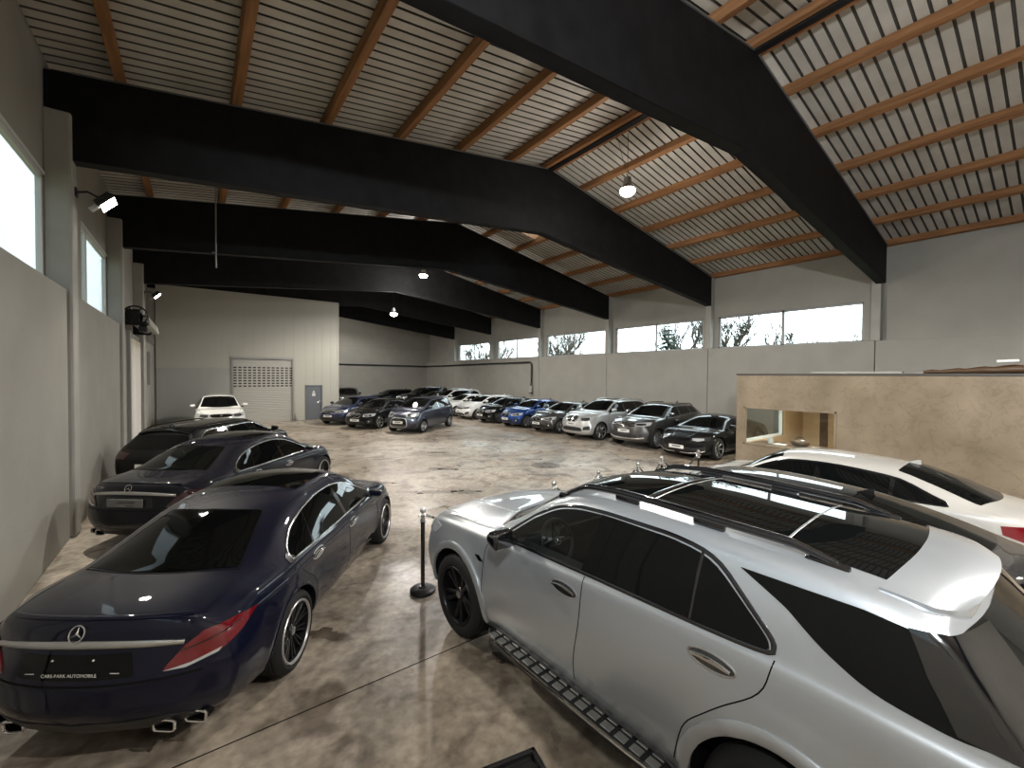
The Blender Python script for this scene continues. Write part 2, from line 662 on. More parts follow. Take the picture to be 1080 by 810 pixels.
# roof sheet with trapezoid ribs running up the slope, seen from below
PER = .215
bm = bmesh.new()
PUR_H = .20
prof = []
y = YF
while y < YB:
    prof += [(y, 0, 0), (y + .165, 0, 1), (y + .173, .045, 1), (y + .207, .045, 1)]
    y += PER
HATCH = (10.95, 12.05, 13.15, 14.25)
for (xa, xb) in ((XLU - .1, XRIDGE), (XRIDGE, XRU + .1)):
    prev = None
    for (yy, dz, mi) in prof:
        xs = (xa, HATCH[0], HATCH[1], xb) if xb > 12 else (xa, xb)
        row = [bm.verts.new((x, yy, zroof(x) + PUR_H + dz)) for x in xs]
        if prev:
            for i in range(len(xs) - 1):
                if i == 1 and HATCH[2] - .1 < (yy + prev[2]) / 2 < HATCH[3]:
                    continue
                f = bm.faces.new((prev[0][i], prev[0][i + 1], row[i + 1], row[i]))
                f.material_index = prev[1]
        prev = (row, mi, yy)
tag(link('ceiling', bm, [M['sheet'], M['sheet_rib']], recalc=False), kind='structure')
bm = bmesh.new()   # solid roof build up over the sheet, keeps the daylight out
for (xa, xb) in ((XLU - .5, XRIDGE), (XRIDGE, XRU + .5)):
    parts = [(xa, xb, YF - .4, YB + .4)]
    if xb > 12:
        parts = [(xa, HATCH[0], YF - .4, YB + .4), (HATCH[1], xb, YF - .4, YB + .4), (HATCH[0], HATCH[1], YF - .4, HATCH[2]), (HATCH[0], HATCH[1], HATCH[3], YB + .4)]
    for (x0, x1, y0, y1) in parts:
        prism_xz(bm, [(x0, zroof(x0) + .26), (x1, zroof(x1) + .26), (x1, zroof(x1) + .40), (x0, zroof(x0) + .40)], y0, y1)
tag(link('trim_16', bm, M['wall_dark']), kind='structure')

# purlins
ORD = ['', 'second', 'third', 'fourth', 'fifth', 'sixth', 'seventh']
PX = [(8.95 - 1.66 * k, 'left', k) for k in range(1, 7)] + [(8.55 + 1.66 * k, 'right', k) for k in range(1, 7)]
for (x, side, k) in PX:
    sl = (ZRIDGE - ZEL) / (XRIDGE - XL) if side == 'left' else -(ZRIDGE - ZER) / (XR - XRIDGE)
    bm = bmesh.new()
    rot = Matrix.Rotation(-math.atan(sl), 3, 'Y')
    obox(bm, (x, (YF + YB) / 2, zroof(x) + PUR_H / 2 + .004), (.155, YB - YF - .05, PUR_H - .006), rot, .006, seg=1)
    o = link('roof_purlin', bm, M['purlin'])
    tag(o, 'orange timber roof purlin, %s on the %s of the roof ridge' % ('first' if k == 1 else ORD[k], side), 'purlin', 'roof purlins')
for i, x in enumerate((XRIDGE - .16, XRIDGE + .16)):
    bm = bmesh.new()
    box(bm, x - .06, x + .06, YF + .02, YB - .02, ZRIDGE - .02, ZRIDGE + .135, .006)
    tag(link('ridge_purlin', bm, M['purlin']), 'twin timber purlin along the roof ridge, on its %s side' % ('left', 'right')[i], 'purlin', 'ridge purlins')
bm = bmesh.new()
box(bm, XRIDGE - .085, XRIDGE + .085, YF + .02, YB - .02, ZRIDGE - .05, ZRIDGE + .02, .008)
tag(link('ridge_duct', bm, M['dark_metal']), 'long dark cable duct running under the roof ridge between twin purlins', 'duct')

# black tapered roof beams
for k, y in enumerate(COLY):
    if k == 0:
        y += 0
    yc = y - .12 if k == 2 else y
    pts = [(XL - .02, 6.12), (8.45, 7.05), (XR + .02, 5.86), (XR + .02, ZER - .02), (XRIDGE, ZRIDGE - .02), (XLU + .01, ZEL - .06), (XLU + .01, 6.90), (XL - .06, 6.86), (XL - .02, 6.78)]
    root = empty('roof_beam', (0, yc, 0), label='%s black tapered roof beam spanning the hall' %
                 ['rearmost, behind the camera,', 'second rearmost, beside the camera,', 'nearest and largest', 'second nearest', 'third', 'fourth', 'fifth', 'farthest'][k], cat='beam', group='roof beams')
    bm = bmesh.new()
    prism_xz(bm, pts, -.13, .13)
    bmesh.ops.bevel(bm, geom=[e for e in bm.edges if abs(e.verts[0].co.y - e.verts[1].co.y) < .001], offset=.012, segments=1, affect='EDGES')
    link('beam_body', bm, M['beam'], root)
    bm = bmesh.new()
    for (xa, za), (xb, zb) in (((XL, ZEL - .02), (XRIDGE, ZRIDGE - .022)), ((XRIDGE, ZRIDGE - .022), (XR, ZER - .022))):
        prism_xz(bm, [(xa, za), (xb, zb), (xb, zb + .02), (xa, za + .02)], -.15, .15)
    link('top_strip', bm, M['beam_edge'], root)

# windows
M['daylit'] = M['white_frame']


def window(name, side, ya, yb, za, zb, nm):
    x = XLU - .04 if side < 0 else XRU + .10
    d = .035
    bm = bmesh.new()
    fr = .075
    box(bm, x - d, x + d, ya, yb, za, za + fr, .006, seg=1)
    box(bm, x - d, x + d, ya, yb, zb - fr, zb, .006, seg=1)
    box(bm, x - d, x + d, ya, ya + fr, za, zb, .006, seg=1)
    box(bm, x - d, x + d, yb - fr, yb, za, zb, .006, seg=1)
    n = nm
    for i in range(1, n):
        ym = ya + (yb - ya) * i / n
        if side < 0:
            ym = yb - .95 if ya > 12 else ya + 1.6
            if ya > 12:
                ym = ya + .55
        box(bm, x - d, x + d, ym - .05, ym + .05, za, zb, .006, seg=1)
    o = tag(link(name, bm, M['white_frame'] if side < 0 else M['grey_frame']), kind='structure')
    bm = bmesh.new()
    box(bm, x - .006, x + .006, ya + fr, yb - fr, za + fr, zb - fr)
    link('pane', bm, M['pane'], o)
    bm = bmesh.new()
    if side < 0:
        box(bm, XLU - .02, XLU + .02, ya - .06, yb + .06, zb, zb + .05, .004, seg=1)
        box(bm, XLU - .09, XLU + .012, ya, yb, za - .05, za, .004, seg=1)
    else:
        box(bm, XRU - .02, XRU + .24, ya, yb, za - .045, za, .004, seg=1)
    link('window_sill', bm, M['white_frame'] if side < 0 else M['column'], o)


wi = 1
for a, b, nm in WIN_L:
    window('window_%d' % wi, -1, a, b, SILL + .06, WTOP + .42, nm)
    wi += 1
for a, b, nm in WIN_R:
    window('window_%d' % wi, 1, a, b, SILL - .06, WTOP, nm)
    wi += 1

# daylight portals (they only steer the sky light through the window openings)
for side, lst in ((-1, WIN_L), (1, WIN_R)):
    for a, b, _ in lst:
        ld = bpy.data.lights.new('daylight_portal', 'AREA')
        ld.shape = 'RECTANGLE'
        ld.cycles.is_portal = True
        ld.size = b - a
        ld.size_y = 1.6
        lo = bpy.data.objects.new('daylight_portal', ld)
        COL.objects.link(lo)
        lo.location = ((XLU - .11) if side < 0 else (XRU + .27), (a + b) / 2, 4.75)
        # local -Z points into the hall
        lo.rotation_euler = Matrix(((0, 0, side), (1, 0, 0), (0, side, 0))).to_euler()

# partition with roller shutter and steel door
YP = 27.12
XPR = 6.98
DR = (1.56, 4.50, 3.50)
DD = (5.13, 6.05, 2.02)
bm = bmesh.new()
ZP = 7.04


def panel_cols(bm, x0, x1, z0, z1, step=.5, mi=0):
    x = x0
    while x < x1 - .001:
        xe = min(x + step, x1)
        box(bm, x + .0015, xe - .0015, YP + .004, YP + .10, z0, z1, .003, mi=mi, seg=1)
        x = xe


box(bm, XL, XPR, YP + .02, YP + .22, DR[2], ZP)
box(bm, XL, DR[0], YP + .02, YP + .22, 0, DR[2])
box(bm, DR[1], DD[0], YP + .02, YP + .22, 0, DR[2])
box(bm, DD[1], XPR, YP + .02, YP + .22, 0, DR[2])
box(bm, DD[0], DD[1], YP + .02, YP + .22, DD[2], DR[2])
panel_cols(bm, XL, DR[0], 2.98, ZP, .30)
panel_cols(bm, DR[0], DR[1], DR[2], ZP, .49)
panel_cols(bm, DR[1], DD[0], 0, ZP, .63)
panel_cols(bm, DD[0], DD[1], DD[2], ZP, .46)
panel_cols(bm, DD[1], XPR, 0, ZP, .465)
panel_cols(bm, XL, DR[0], 0, 2.96, 3.2, 1)
box(bm, XPR - .06, XPR + .03, YP - .02, YP + .24, 0, ZP, .006)
box(bm, XL, XPR, YP - .02, YP + .1, ZP - .05, ZP + .02, .006)
tag(link('wall_inner', bm, [M['partition'], M['partition_low']]), kind='structure')

# roller shutter (slats, rows of small windows), frame
bm = bmesh.new()
z = .06
while z < DR[2] - .05:
    obox(bm, ((DR[0] + DR[1]) / 2, YP + .05, z + .045), (DR[1] - DR[0] - .06, .03, .082), None, .012, seg=1)
    z += .09
box(bm, DR[0] + .02, DR[1] - .02, YP + .06, YP + .08, 0, DR[2])
sh = tag(link('door_1', bm, M['shutter']), kind='structure')
bm = bmesh.new()
for r in range(8):
    for c in range(13):
        xx = DR[0] + .12 + c * (DR[1] - DR[0] - .24) / 12
        zz = 2.02 + r * .145
        box(bm, xx - .075, xx + .075, YP + .028, YP + .045, zz - .035, zz + .035, .008, seg=1)
tag(link('shutter_window', bm, M['shutter_slot'], sh), kind='stuff')
bm = bmesh.new()
for xx in (DR[0], DR[1]):
    box(bm, xx - .06, xx + .03, YP - .05, YP + .08, 0, DR[2] + .06, .006)
box(bm, DR[0] - .06, DR[1] + .03, YP - .06, YP + .08, DR[2], DR[2] + .12, .006)
link('door_frame', bm, M['steel_grey'], sh)
bm = bmesh.new()
box(bm, DR[1] + .08, DR[1] + .14, YP - .10, YP - .02, .0, .22, .01)
tube(bm, [(DR[1] + .11, YP - .06, .2), (DR[1] + .06, YP - .06, .42)], .018)
tag(link('door_stop', bm, M['steel_grey']), 'small steel guide foot beside the roller shutter, on the floor', 'door stop')

bm = bmesh.new()
box(bm, DD[0] + .05, DD[1] - .05, YP + .03, YP + .075, .01, DD[2] - .05, .004)
d2 = tag(link('door_2', bm, M['door_steel']), kind='structure')
bm = bmesh.new()
box(bm, DD[0] - .02, DD[0] + .06, YP - .02, YP + .09, 0, DD[2] + .02, .004)
box(bm, DD[1] - .06, DD[1] + .02, YP - .02, YP + .09, 0, DD[2] + .02, .004)
box(bm, DD[0] - .02, DD[1] + .02, YP - .02, YP + .09, DD[2] - .05, DD[2] + .03, .004)
link('door_frame', bm, M['door_steel'], d2)
bm = bmesh.new()
tube(bm, [(DD[1] - .15, YP + .03, 1.02), (DD[1] - .15, YP - .03, 1.02), (DD[1] - .29, YP - .03, 1.02)], .012)
box(bm, DD[1] - .175, DD[1] - .125, YP + .018, YP + .032, .92, 1.10, .004)
link('door_handle', bm, M['satin'], d2)
bm = bmesh.new()
box(bm, DD[0] + .37, DD[0] + .55, YP + .024, YP + .034, 1.40, 1.56, .002)
vs = [bm.verts.new(p) for p in ((DD[0] + .38, YP + .026, 1.59), (DD[0] + .54, YP + .026, 1.59), (DD[0] + .46, YP + .026, 1.74))]
bm.faces.new(vs)
link('door_sign', bm, M['text_white'], d2)

# ----- left roller gate with its winding drum
ga, gb, _, gz = DOOR_L
M['gate_light'] = bpy.data.materials.new('translucent_gate_sheet')
M['gate_light'].use_nodes = True
gn, gl = M['gate_light'].node_tree.nodes, M['gate_light'].node_tree.links
gn.clear()
g_o = gn.new('ShaderNodeOutputMaterial')
g_t = gn.new('ShaderNodeBsdfTranslucent')
g_d = gn.new('ShaderNodeBsdfDiffuse')
g_m = gn.new('ShaderNodeMixShader')
g_t.inputs[0].default_value = (.95, .88, .85, 1)
g_d.inputs[0].default_value = (.70, .66, .63, 1)
g_m.inputs[0].default_value = .15
gl.new(g_t.outputs[0], g_m.inputs[1])
gl.new(g_d.outputs[0], g_m.inputs[2])
gl.new(g_m.outputs[0], g_o.inputs[0])
bm = bmesh.new()
y = ga + .12
while y < gb - .1:
    box(bm, XL - .075, XL - .067, y, min(y + .62, gb - .1), .03, gz - .05)
    y += .625
d3 = tag(link('door_3', bm, M['gate_light']), kind='structure')
bm = bmesh.new()
for yy in (ga, gb):
    box(bm, XLU - .2, XL + .02, yy - .10, yy + .10, 0, gz + .1, .008)
box(bm, XLU - .2, XL - .1, ga, gb, gz - .06, gz + .14, .008)
for yy in (ga + 1.32, ga + 2.68):
    box(bm, XL - .12, XL - .08, yy - .03, yy + .03, 0, gz)
link('door_frame', bm, M['steel_grey'], d3)
rd = empty('roller_drum', (XL + .12, (ga + gb) / 2, gz + .52), label='dark roller gate drum with motor above the bright gate', cat='roller drum')
bm = bmesh.new()
L2 = (gb - ga) / 2
tube(bm, [(-.02, -L2 + .12, 0), (-.02, L2, 0)], .20, 20)
link('drum', bm, M['steel_grey'], rd, True)
for yy in (-L2 - .06, L2 + .06):
    bm = bmesh.new()
    box(bm, -.42, .12, yy - .02, yy + .02, -.26, .22, .03)
    link('bracket', bm, M['dark_metal'], rd)
bm = bmesh.new()
lathe(bm, [(.30, -.04), (.30, .04), (.26, .06), (.26, -.06)], 28, 'Y', (.02, -L2 - .16, .02), closed=True)
for a in range(6):
    t = a * PI / 3
    tube(bm, [(.02, -L2 - .16, .02), (.02 + .27 * math.cos(t), -L2 - .16, .02 + .27 * math.sin(t))], .018, 6)
link('chain_wheel', bm, M['dark_metal'], rd)
bm = bmesh.new()
box(bm, .10, .30, -L2 - .30, -L2 - .10, -.46, -.28, .03)
lathe(bm, [(.06, 0), (.07, .02), (.07, .16), (.04, .2)], 18, 'X', (.12, -L2 - .2, -.22))
link('motor', bm, M['dark_metal'], rd)
bm = bmesh.new()
prism = [(.02, .22), (.30, .04), (.34, -.22), (.22, -.24), (.05, -.02)]
a = [bm.verts.new((x, -L2 + .12, z)) for x, z in prism]
b = [bm.verts.new((x, L2, z)) for x, z in prism]
bm.faces.new(a)
bm.faces.new(b[::-1])
for i in range(len(prism)):
    bm.faces.new((a[i], b[i], b[(i + 1) % len(prism)], a[(i + 1) % len(prism)]))
link('drum_cover', bm, M['shutter'], rd)
bm = bmesh.new()
box(bm, XL - .12, XL + .05, 23.4, 24.2, 2.2, 3.6, .02)
tag(link('switch_cabinet', bm, M['steel_grey']), 'tall grey switch cabinet on left wall beyond the bright gate', 'cabinet')

# ----- pipes along the back and right wall
bm = bmesh.new()
tube(bm, [(XPR + .05, YB - .10, 3.62), (XR - .25, YB - .10, 3.55), (XR - .10, YB - .28, 3.55), (XR - .10, 22.35, 3.62), (XR - .10, 22.2, 3.5), (XR - .10, 22.2, 2.2)], .055, 10)
tag(link('wall_pipe', bm, M['dark_metal'], None, True), 'dark heating pipe running along the back and right wall', 'pipe')
hr = empty('hose_cabinet', (XR - .14, 22.2, 1.45), label='small white cylinder hanging below the pipe end on right wall', cat='cylinder')
bm = bmesh.new()
lathe(bm, [(.03, .60), (.05, .58), (.10, .54), (.12, .46), (.12, .06), (.10, 0), (.03, -.02)], 18, 'Z')
link('canister', bm, M['column'], hr, True)
bm = bmesh.new()
lathe(bm, [(.128, .06), (.128, .12)], 18, 'Z')
link('collar', bm, M['dark_metal'], hr, True)
bm = bmesh.new()
lathe(bm, [(.05, .58), (.05, .74)], 12, 'Z')
link('pipe_neck', bm, M['dark_metal'], hr, True)
bm = bmesh.new()
for x in (9.35,):
    box(bm, x - .09, x + .09, YB - .14, YB, 0, 7.6, .01)
tag(link('trim_17', bm, M['column']), kind='structure')
bm = bmesh.new()
box(bm, XPR, XR, YB - .03, YB, 5.2, 5.24)
tag(link('trim_18', bm, M['wall_dark']), kind='structure')

# ----- hanging lamps
M['lamp_glow'] = mat('lamp_glow', (1, 1, 1), .5, emit=(1.0, .93, .80), emit_s=24)
M['flood_glow'] = mat('flood_glow', (1, 1, 1), .5, emit=(1.0, .95, .84), emit_s=30)


def pendant(x, y, z, label, power, ztop, up=.2):
    r = empty('pendant_lamp', (x, y, z), label=label, cat='lamp', group='hanging hall lamps')
    bm = bmesh.new()
    lathe(bm, [(.02, .34), (.09, .33), (.11, .22), (.12, .12), (.17, .08), (.19, .0), (.175, .0), (.155, .06), (.02, .07)], 28, 'Z')
    link('lamp_housing', bm, M['steel_grey'], r, True)
    bm = bmesh.new()
    lathe(bm, [(.02, .055), (.17, .05), (.20, .0), (.19, -.05), (.13, -.11), (.01, -.14)], 24, 'Z')
    link('lamp_glass', bm, M['lamp_glow'], r, True)
    bm = bmesh.new()
    tube(bm, [(0, 0, .33), (0, 0, ztop - z)], .008, 6)
    tube(bm, [(0, 0, .33), (-.14, .25, ztop - z)], .006, 6)
    link('cord', bm, M['dark_metal'], r)
    for kind, k in (('SPOT', .80), ('POINT', up)):      # bright downwards, some light to the roof
        ld = bpy.data.lights.new('lamp_light', kind)
        ld.energy = power * k
        ld.color = (1.0, .95, .88)
        if kind == 'SPOT':
            ld.spot_size = 2.95
            ld.spot_blend = .35
        ld.shadow_soft_size = .14
        lo = bpy.data.objects.new('lamp_light', ld)
        COL.objects.link(lo)
        lo.parent = r
        lo.location = (0, 0, -.26)


pendant(9.0, 7.1, 7.52, 'lit round lamp hanging on a cord under the nearest bay of the roof', LAMP_W, 9.0, .09)
pendant(9.0, 19.4, 7.60, 'lit round lamp hanging in front of the fourth black beam', LAMP_W, 9.0)
pendant(9.0, 23.3, 6.15, 'small lit lamp hanging low in front of the fifth black beam', LAMP_W * .35, 9.0)
pendant(9.0, -2.2, 7.5, 'unseen fill lamp added behind the camera', LAMP_W * .5, 9.0, .8)  # added lamp out of view, fills the foreground
pendant(3.4, -3.4, 7.2, 'unseen fill lamp added behind the camera near the left wall', LAMP_W * .68, 8.2, .5)  # extra unseen lamp on the left, put in to lift the foreground
pendant(14.6, -2.2, 7.2, 'unseen fill lamp added behind the camera near the right wall', LAMP_W * .18, 8.0, 1.2)  # weak unseen lamp added on the right as fill
pendant(9.0, 33.5, 7.5, 'unseen lit round lamp hanging in the farthest bay', LAMP_W * .6, 9.0)  # unseen lamp, hidden at the far end of the hall


def flood(x, y, z, label, power, aim=(.70, -.10, -.65), col=(1.0, .93, .80)):
    r = empty('floodlight', (x, y, z), label=label, cat='floodlight', group='wall floodlights')
    tilt = Matrix.Rotation(.75, 3, 'Y')
    bm = bmesh.new()
    obox(bm, (.36, .10, .0), (.08, .40, .30), tilt, .02)
    for i in range(5):
        obox(bm, Vector((.36, .10, 0)) + tilt @ Vector((-.06, (i - 2) * .07, 0)), (.05, .012, .26), tilt)
    link('lamp_housing', bm, M['dark_metal'], r)
    bm = bmesh.new()
    obox(bm, Vector((.36, .10, .0)) + tilt @ Vector((.042, 0, 0)), (.012, .35, .25), tilt, .004)
    link('lamp_glass', bm, M['flood_glow'], r)
    bm = bmesh.new()
    tube(bm, [(0, 0, .05), (.14, .02, .10), (.26, -.08, .02), (.36, -.125, 0)], .018, 6)
    tube(bm, [(.36, -.125, 0), (.36, -.11, 0), (.36, .31, 0), (.36, .325, 0)], .016, 6)
    box(bm, -.01, .02, -.07, .07, -.02, .12, .005)
    link('bracket', bm, M['dark_metal'], r)
    bm = bmesh.new()
    obox(bm, (.22, -.02, -.16), (.07, .09, .13), tilt, .012)
    link('driver_box', bm, M['satin'], r)
    ld = bpy.data.lights.new('flood_light', 'SPOT')
    ld.energy = power * 4
    ld.color = col
    ld.spot_size = 2.3
    ld.spot_blend = .6
    ld.shadow_soft_size = .12
    lo = bpy.data.objects.new('flood_light', ld)
    COL.objects.link(lo)
    lo.parent = r
    lo.location = (.44, .10, -.06)
    lo.rotation_euler = Vector(aim).to_track_quat('-Z', 'Y').to_euler()


flood(XL, COLY[3] + .05, 5.62, 'lit floodlight on a bracket on the nearest left wall column', FLOOD_W)
flood(XL, COLY[5] + .05, 5.75, 'lit floodlight on the left wall beyond the roller drum', FLOOD_W)
flood(XL, COLY[1] + .05, 5.62, 'unseen fill floodlight added on the left wall column behind the camera', FLOOD_W * 2.6, (.80, .40, .18), (.93, .97, 1.0))  # added flood out of view, fills roof, right wall and foreground
flood(XL, COLY[7] - .3, 5.75, 'lit floodlight on the last left wall column', FLOOD_W * .3)
bm = bmesh.new()
tube(bm, [(.45, 14.0, 5.55), (.45, 14.0, 8.03)], .018, 8)
tube(bm, [(.45, 14.0, 5.95), (.36, 14.0, 5.95)], .012, 6)
tag(link('hanging_rod', bm, M['steel_grey']), 'thin grey rod hanging down from the roof in front of a black beam', 'rod')

# roof hatch with daylight, right of the ridge beyond the second beam
bm = bmesh.new()
hx0, hx1, hy0, hy1 = HATCH
zc = zroof((hx0 + hx1) / 2) + .30
rot = Matrix.Rotation(math.atan((ZRIDGE - ZER) / (XR - XRIDGE)), 3, 'Y')
for (cx, cy, sx, sy) in ((hx0, (hy0 + hy1) / 2, .05, hy1 - hy0), (hx1, (hy0 + hy1) / 2, .05, hy1 - hy0), ((hx0 + hx1) / 2, hy0, hx1 - hx0, .05), ((hx0 + hx1) / 2, hy1, hx1 - hx0, .05)):
    obox(bm, (cx, cy, zroof(cx) + .34), (sx, sy, .34), rot, .006, seg=1)
ho = link('roof_hatch', bm, M['purlin'])
tag(ho, 'small daylit roof hatch with orange timber frame right of the ridge', 'hatch')
bm = bmesh.new()
obox(bm, ((hx0 + hx1) / 2, (hy0 + hy1) / 2, zc + .16), (hx1 - hx0, hy1 - hy0, .012), rot)
link('hatch_pane', bm, M['pane'], ho)
# ------------------------------------------------------------------ tan plaster office booth on the right
BX, BY0, BY1, BZ = 13.06, -3.0, 6.15, 2.76
WY0, WY1, WZ0, WZ1 = 3.66, 5.94, .72, 1.83
EWX = 16.07          # far edge of the window in the end wall
booth = empty('office_booth', (BX, (BY0 + BY1) / 2, 0), label='long tan plastered office booth with a corner window on the right', cat='booth')
by = (BY0 + BY1) / 2


def bpart(name, bm, m, parent=booth):
    bmesh.ops.translate(bm, verts=bm.verts[:], vec=(-BX, -by, 0))
    return link(name, bm, m, parent)


bm = bmesh.new()
wall_strip(bm, BX, BX + .14, [(WY0, WY1, WZ0, WZ1)], 0, BZ, BY0, BY1)
bpart('front_wall', bm, M['lime'])
bm = bmesh.new()
# end wall towards the back of the hall, with a window too
xs = [(BX + .14, BX + .30, 0, BZ), (BX + .30, EWX, 0, WZ0), (BX + .30, EWX, WZ1, BZ), (EWX, XR, 0, BZ)]
for x0, x1, z0, z1 in xs:
    box(bm, x0, x1, BY1 - .14, BY1, z0, z1)
bpart('end_wall', bm, M['lime'])
bm = bmesh.new()
box(bm, EWX + .06, 17.75, BY1 - .16, BY1 - .14, 0, BZ - .1)
box(bm, BX + .15, EWX + .06, BY1 - .16, BY1 - .14, 0, WZ0)
bpart('inner_lining', bm, M['booth_in'])
bm = bmesh.new()
box(bm, BX - .02, XR, BY0, BY1 + .02, BZ, BZ + .05, .006)
box(bm, BX + .14, XR, BY0, BY1 - .14, BZ - .1, BZ)
bpart('roof', bm, M['booth_edge'])
bm = bmesh.new()
box(bm, 17.75, 17.9, BY0, BY1 - .15, 0, BZ - .1)
box(bm, BX + .14, 17.75, 3.05, 3.17, 0, BZ - .1)
bpart('inner_wall', bm, M['booth_in'])
bm = bmesh.new()
d = .05
for (y0, y1, z0, z1) in ((WY0, WY1, WZ0, WZ0 + d), (WY0, WY1, WZ1 - d, WZ1), (WY0, WY0 + d, WZ0, WZ1), (WY1 - d, WY1, WZ0, WZ1)):
    box(bm, BX - .015, BX + .10, y0, y1, z0, z1, .004, seg=1)
bpart('window_frame', bm, M['lime'])
bm = bmesh.new()
for (x0, x1, z0, z1) in ((BX + .26, EWX + .05, WZ0, WZ0 + .08), (BX + .26, EWX + .05, WZ1 - .07, WZ1), (BX + .24, BX + .33, WZ0, WZ1), (EWX - .03, EWX + .05, WZ0, WZ1)):
    box(bm, x0, x1, BY1 - .12, BY1 - .02, z0, z1, .004, seg=1)
bpart('end_window_frame', bm, M['white_frame'])
bm = bmesh.new()
box(bm, BX + .05, BX + .058, WY0 + d, WY1 - d, WZ0 + d, WZ1 - d)
bpart('window_pane', bm, M['pane'])
bm = bmesh.new()
box(bm, BX + .33, EWX - .03, BY1 - .075, BY1 - .067, WZ0 + .08, WZ1 - .07)
bpart('end_window_pane', bm, M['pane'])
bm = bmesh.new()
box(bm, 17.67, 17.76, 5.22, 5.44, .0, BZ - .1, .004)
bpart('door_post', bm, M['brown'])

# light inside the booth
r = empty('ceiling_lamp', (BX + 1.3, 4.7, BZ - .1), label='flat lamp on the ceiling inside the tan office booth', cat='lamp')
bm = bmesh.new()
box(bm, -.3, .3, -.3, .3, -.05, 0, .01)
link('lamp_housing', bm, M['white_frame'], r)
bm = bmesh.new()
box(bm, -.26, .26, -.26, .26, -.058, -.05)
link('lamp_glass', bm, mat('booth_lamp_glow', (1, 1, 1), .5, emit=(1, .93, .8), emit_s=8), r)
ld = bpy.data.lights.new('booth_light', 'AREA')
ld.size = .5
ld.energy = 80
ld.color = (1, .9, .75)
lo = bpy.data.objects.new('booth_light', ld)
COL.objects.link(lo)
lo.parent = r
lo.location = (0, 0, -.07)

# desk and things on it, seen through the window
r = empty('office_desk', (BX + .62, 4.85, 0), label='dark office desk behind the booth window', cat='desk')
bm = bmesh.new()
box(bm, -.4, .4, -.95, .95, .72, .76, .008)
link('desk_top', bm, M['brown'], r)
for sx in (-.36, .36):
    for sy in (-.88, .88):
        bm = bmesh.new()
        box(bm, sx - .03, sx + .03, sy - .03, sy + .03, 0, .72, .004)
        link('leg', bm, M['dark_metal'], r)
r = empty('mug', (BX + .40, 5.35, .76), label='white mug with a dark opening on the desk by the booth window', cat='mug')
bm = bmesh.new()
lathe(bm, [(.01, 0), (.055, 0), (.062, .02), (.062, .17), (.056, .17), (.055, .02), (.01, .015)], 20)
tube(bm, [(.05, .0, .14), (.11, 0, .13), (.11, 0, .05), (.05, 0, .04)], .01, 6)
link('cup', bm, M['white_frame'], r, True)
r = empty('desk_bag', (BX + .55, 4.65, .76), label='dark slumped bag lying on the booth desk', cat='bag')
bm = bmesh.new()
bmesh.ops.create_uvsphere(bm, u_segments=16, v_segments=10, radius=.2, matrix=Matrix.Translation((0, 0, .095)) @ Matrix.Diagonal((.8, 1.2, .5, 1)))
for v in bm.verts:
    v.co.z += .02 * math.sin(v.co.x * 30) * math.sin(v.co.y * 22)
    v.co.z = max(v.co.z, .002)
link('bag_body', bm, M['brown'], r, True)
bm = bmesh.new()
tube(bm, [(0, -.12, .17), (.02, -.06, .25), (.02, .06, .25), (0, .12, .17)], .012, 6)
link('handle', bm, M['black_plastic'], r, True)
for i, (yy, ln) in enumerate(((5.1, .30), (4.18, .30))):
    bm = bmesh.new()
    box(bm, BX + .32, BX + .53, yy - ln / 2, yy + ln / 2, .76, .775 + i * .02, .003)
    tag(link('paper_stack', bm, M['plate']), ('small stack of white papers beside the mug on the booth desk', 'white papers at the door end of the booth desk')[i], 'papers')
# pictures on the far hall wall seen through are left to the hall itself
# things stored on the booth roof
bm = bmesh.new()
obox(bm, (14.0, 3.55, BZ + .05 + .03), (.28, 1.9, .05), Matrix.Rotation(.05, 3, 'Z'), .004)
tag(link('board', bm, M['column']), 'pale board lying flat on the booth roof', 'board')
bm = bmesh.new()
obox(bm, (13.95, 1.6, BZ + .05 + .02), (.24, 1.5, .035), Matrix.Rotation(-.04, 3, 'Z'), .004)
tag(link('board', bm, M['steel_grey']), 'grey thin plank on the booth roof behind the dark brown roll', 'board')
bm = bmesh.new()
n = 26
pts, rs = [], []
for i in range(n):
    t = i / (n - 1)
    rr = .035 + .085 * min(1, t * 1.6) + .008 * math.sin(i * 2.1)
    rs.append(rr)
    pts.append((13.5 + .02 * math.sin(i * .7), 2.15 - 3.4 * t, BZ + .05 + rr))
tube(bm, pts, rs, 12)
tag(link('tarpaulin', bm, M['brown'], None, True), 'long dark brown roll lying along the booth roof edge', 'tarpaulin')
bm = bmesh.new()
tube(bm, [(13.36, 1.02, BZ + .30), (13.36, .72, BZ + .31)], .035, 12)
tag(link('white_tube', bm, M['white_frame'], None, True), 'short white tube resting on the dark brown roll on the booth roof', 'tube')

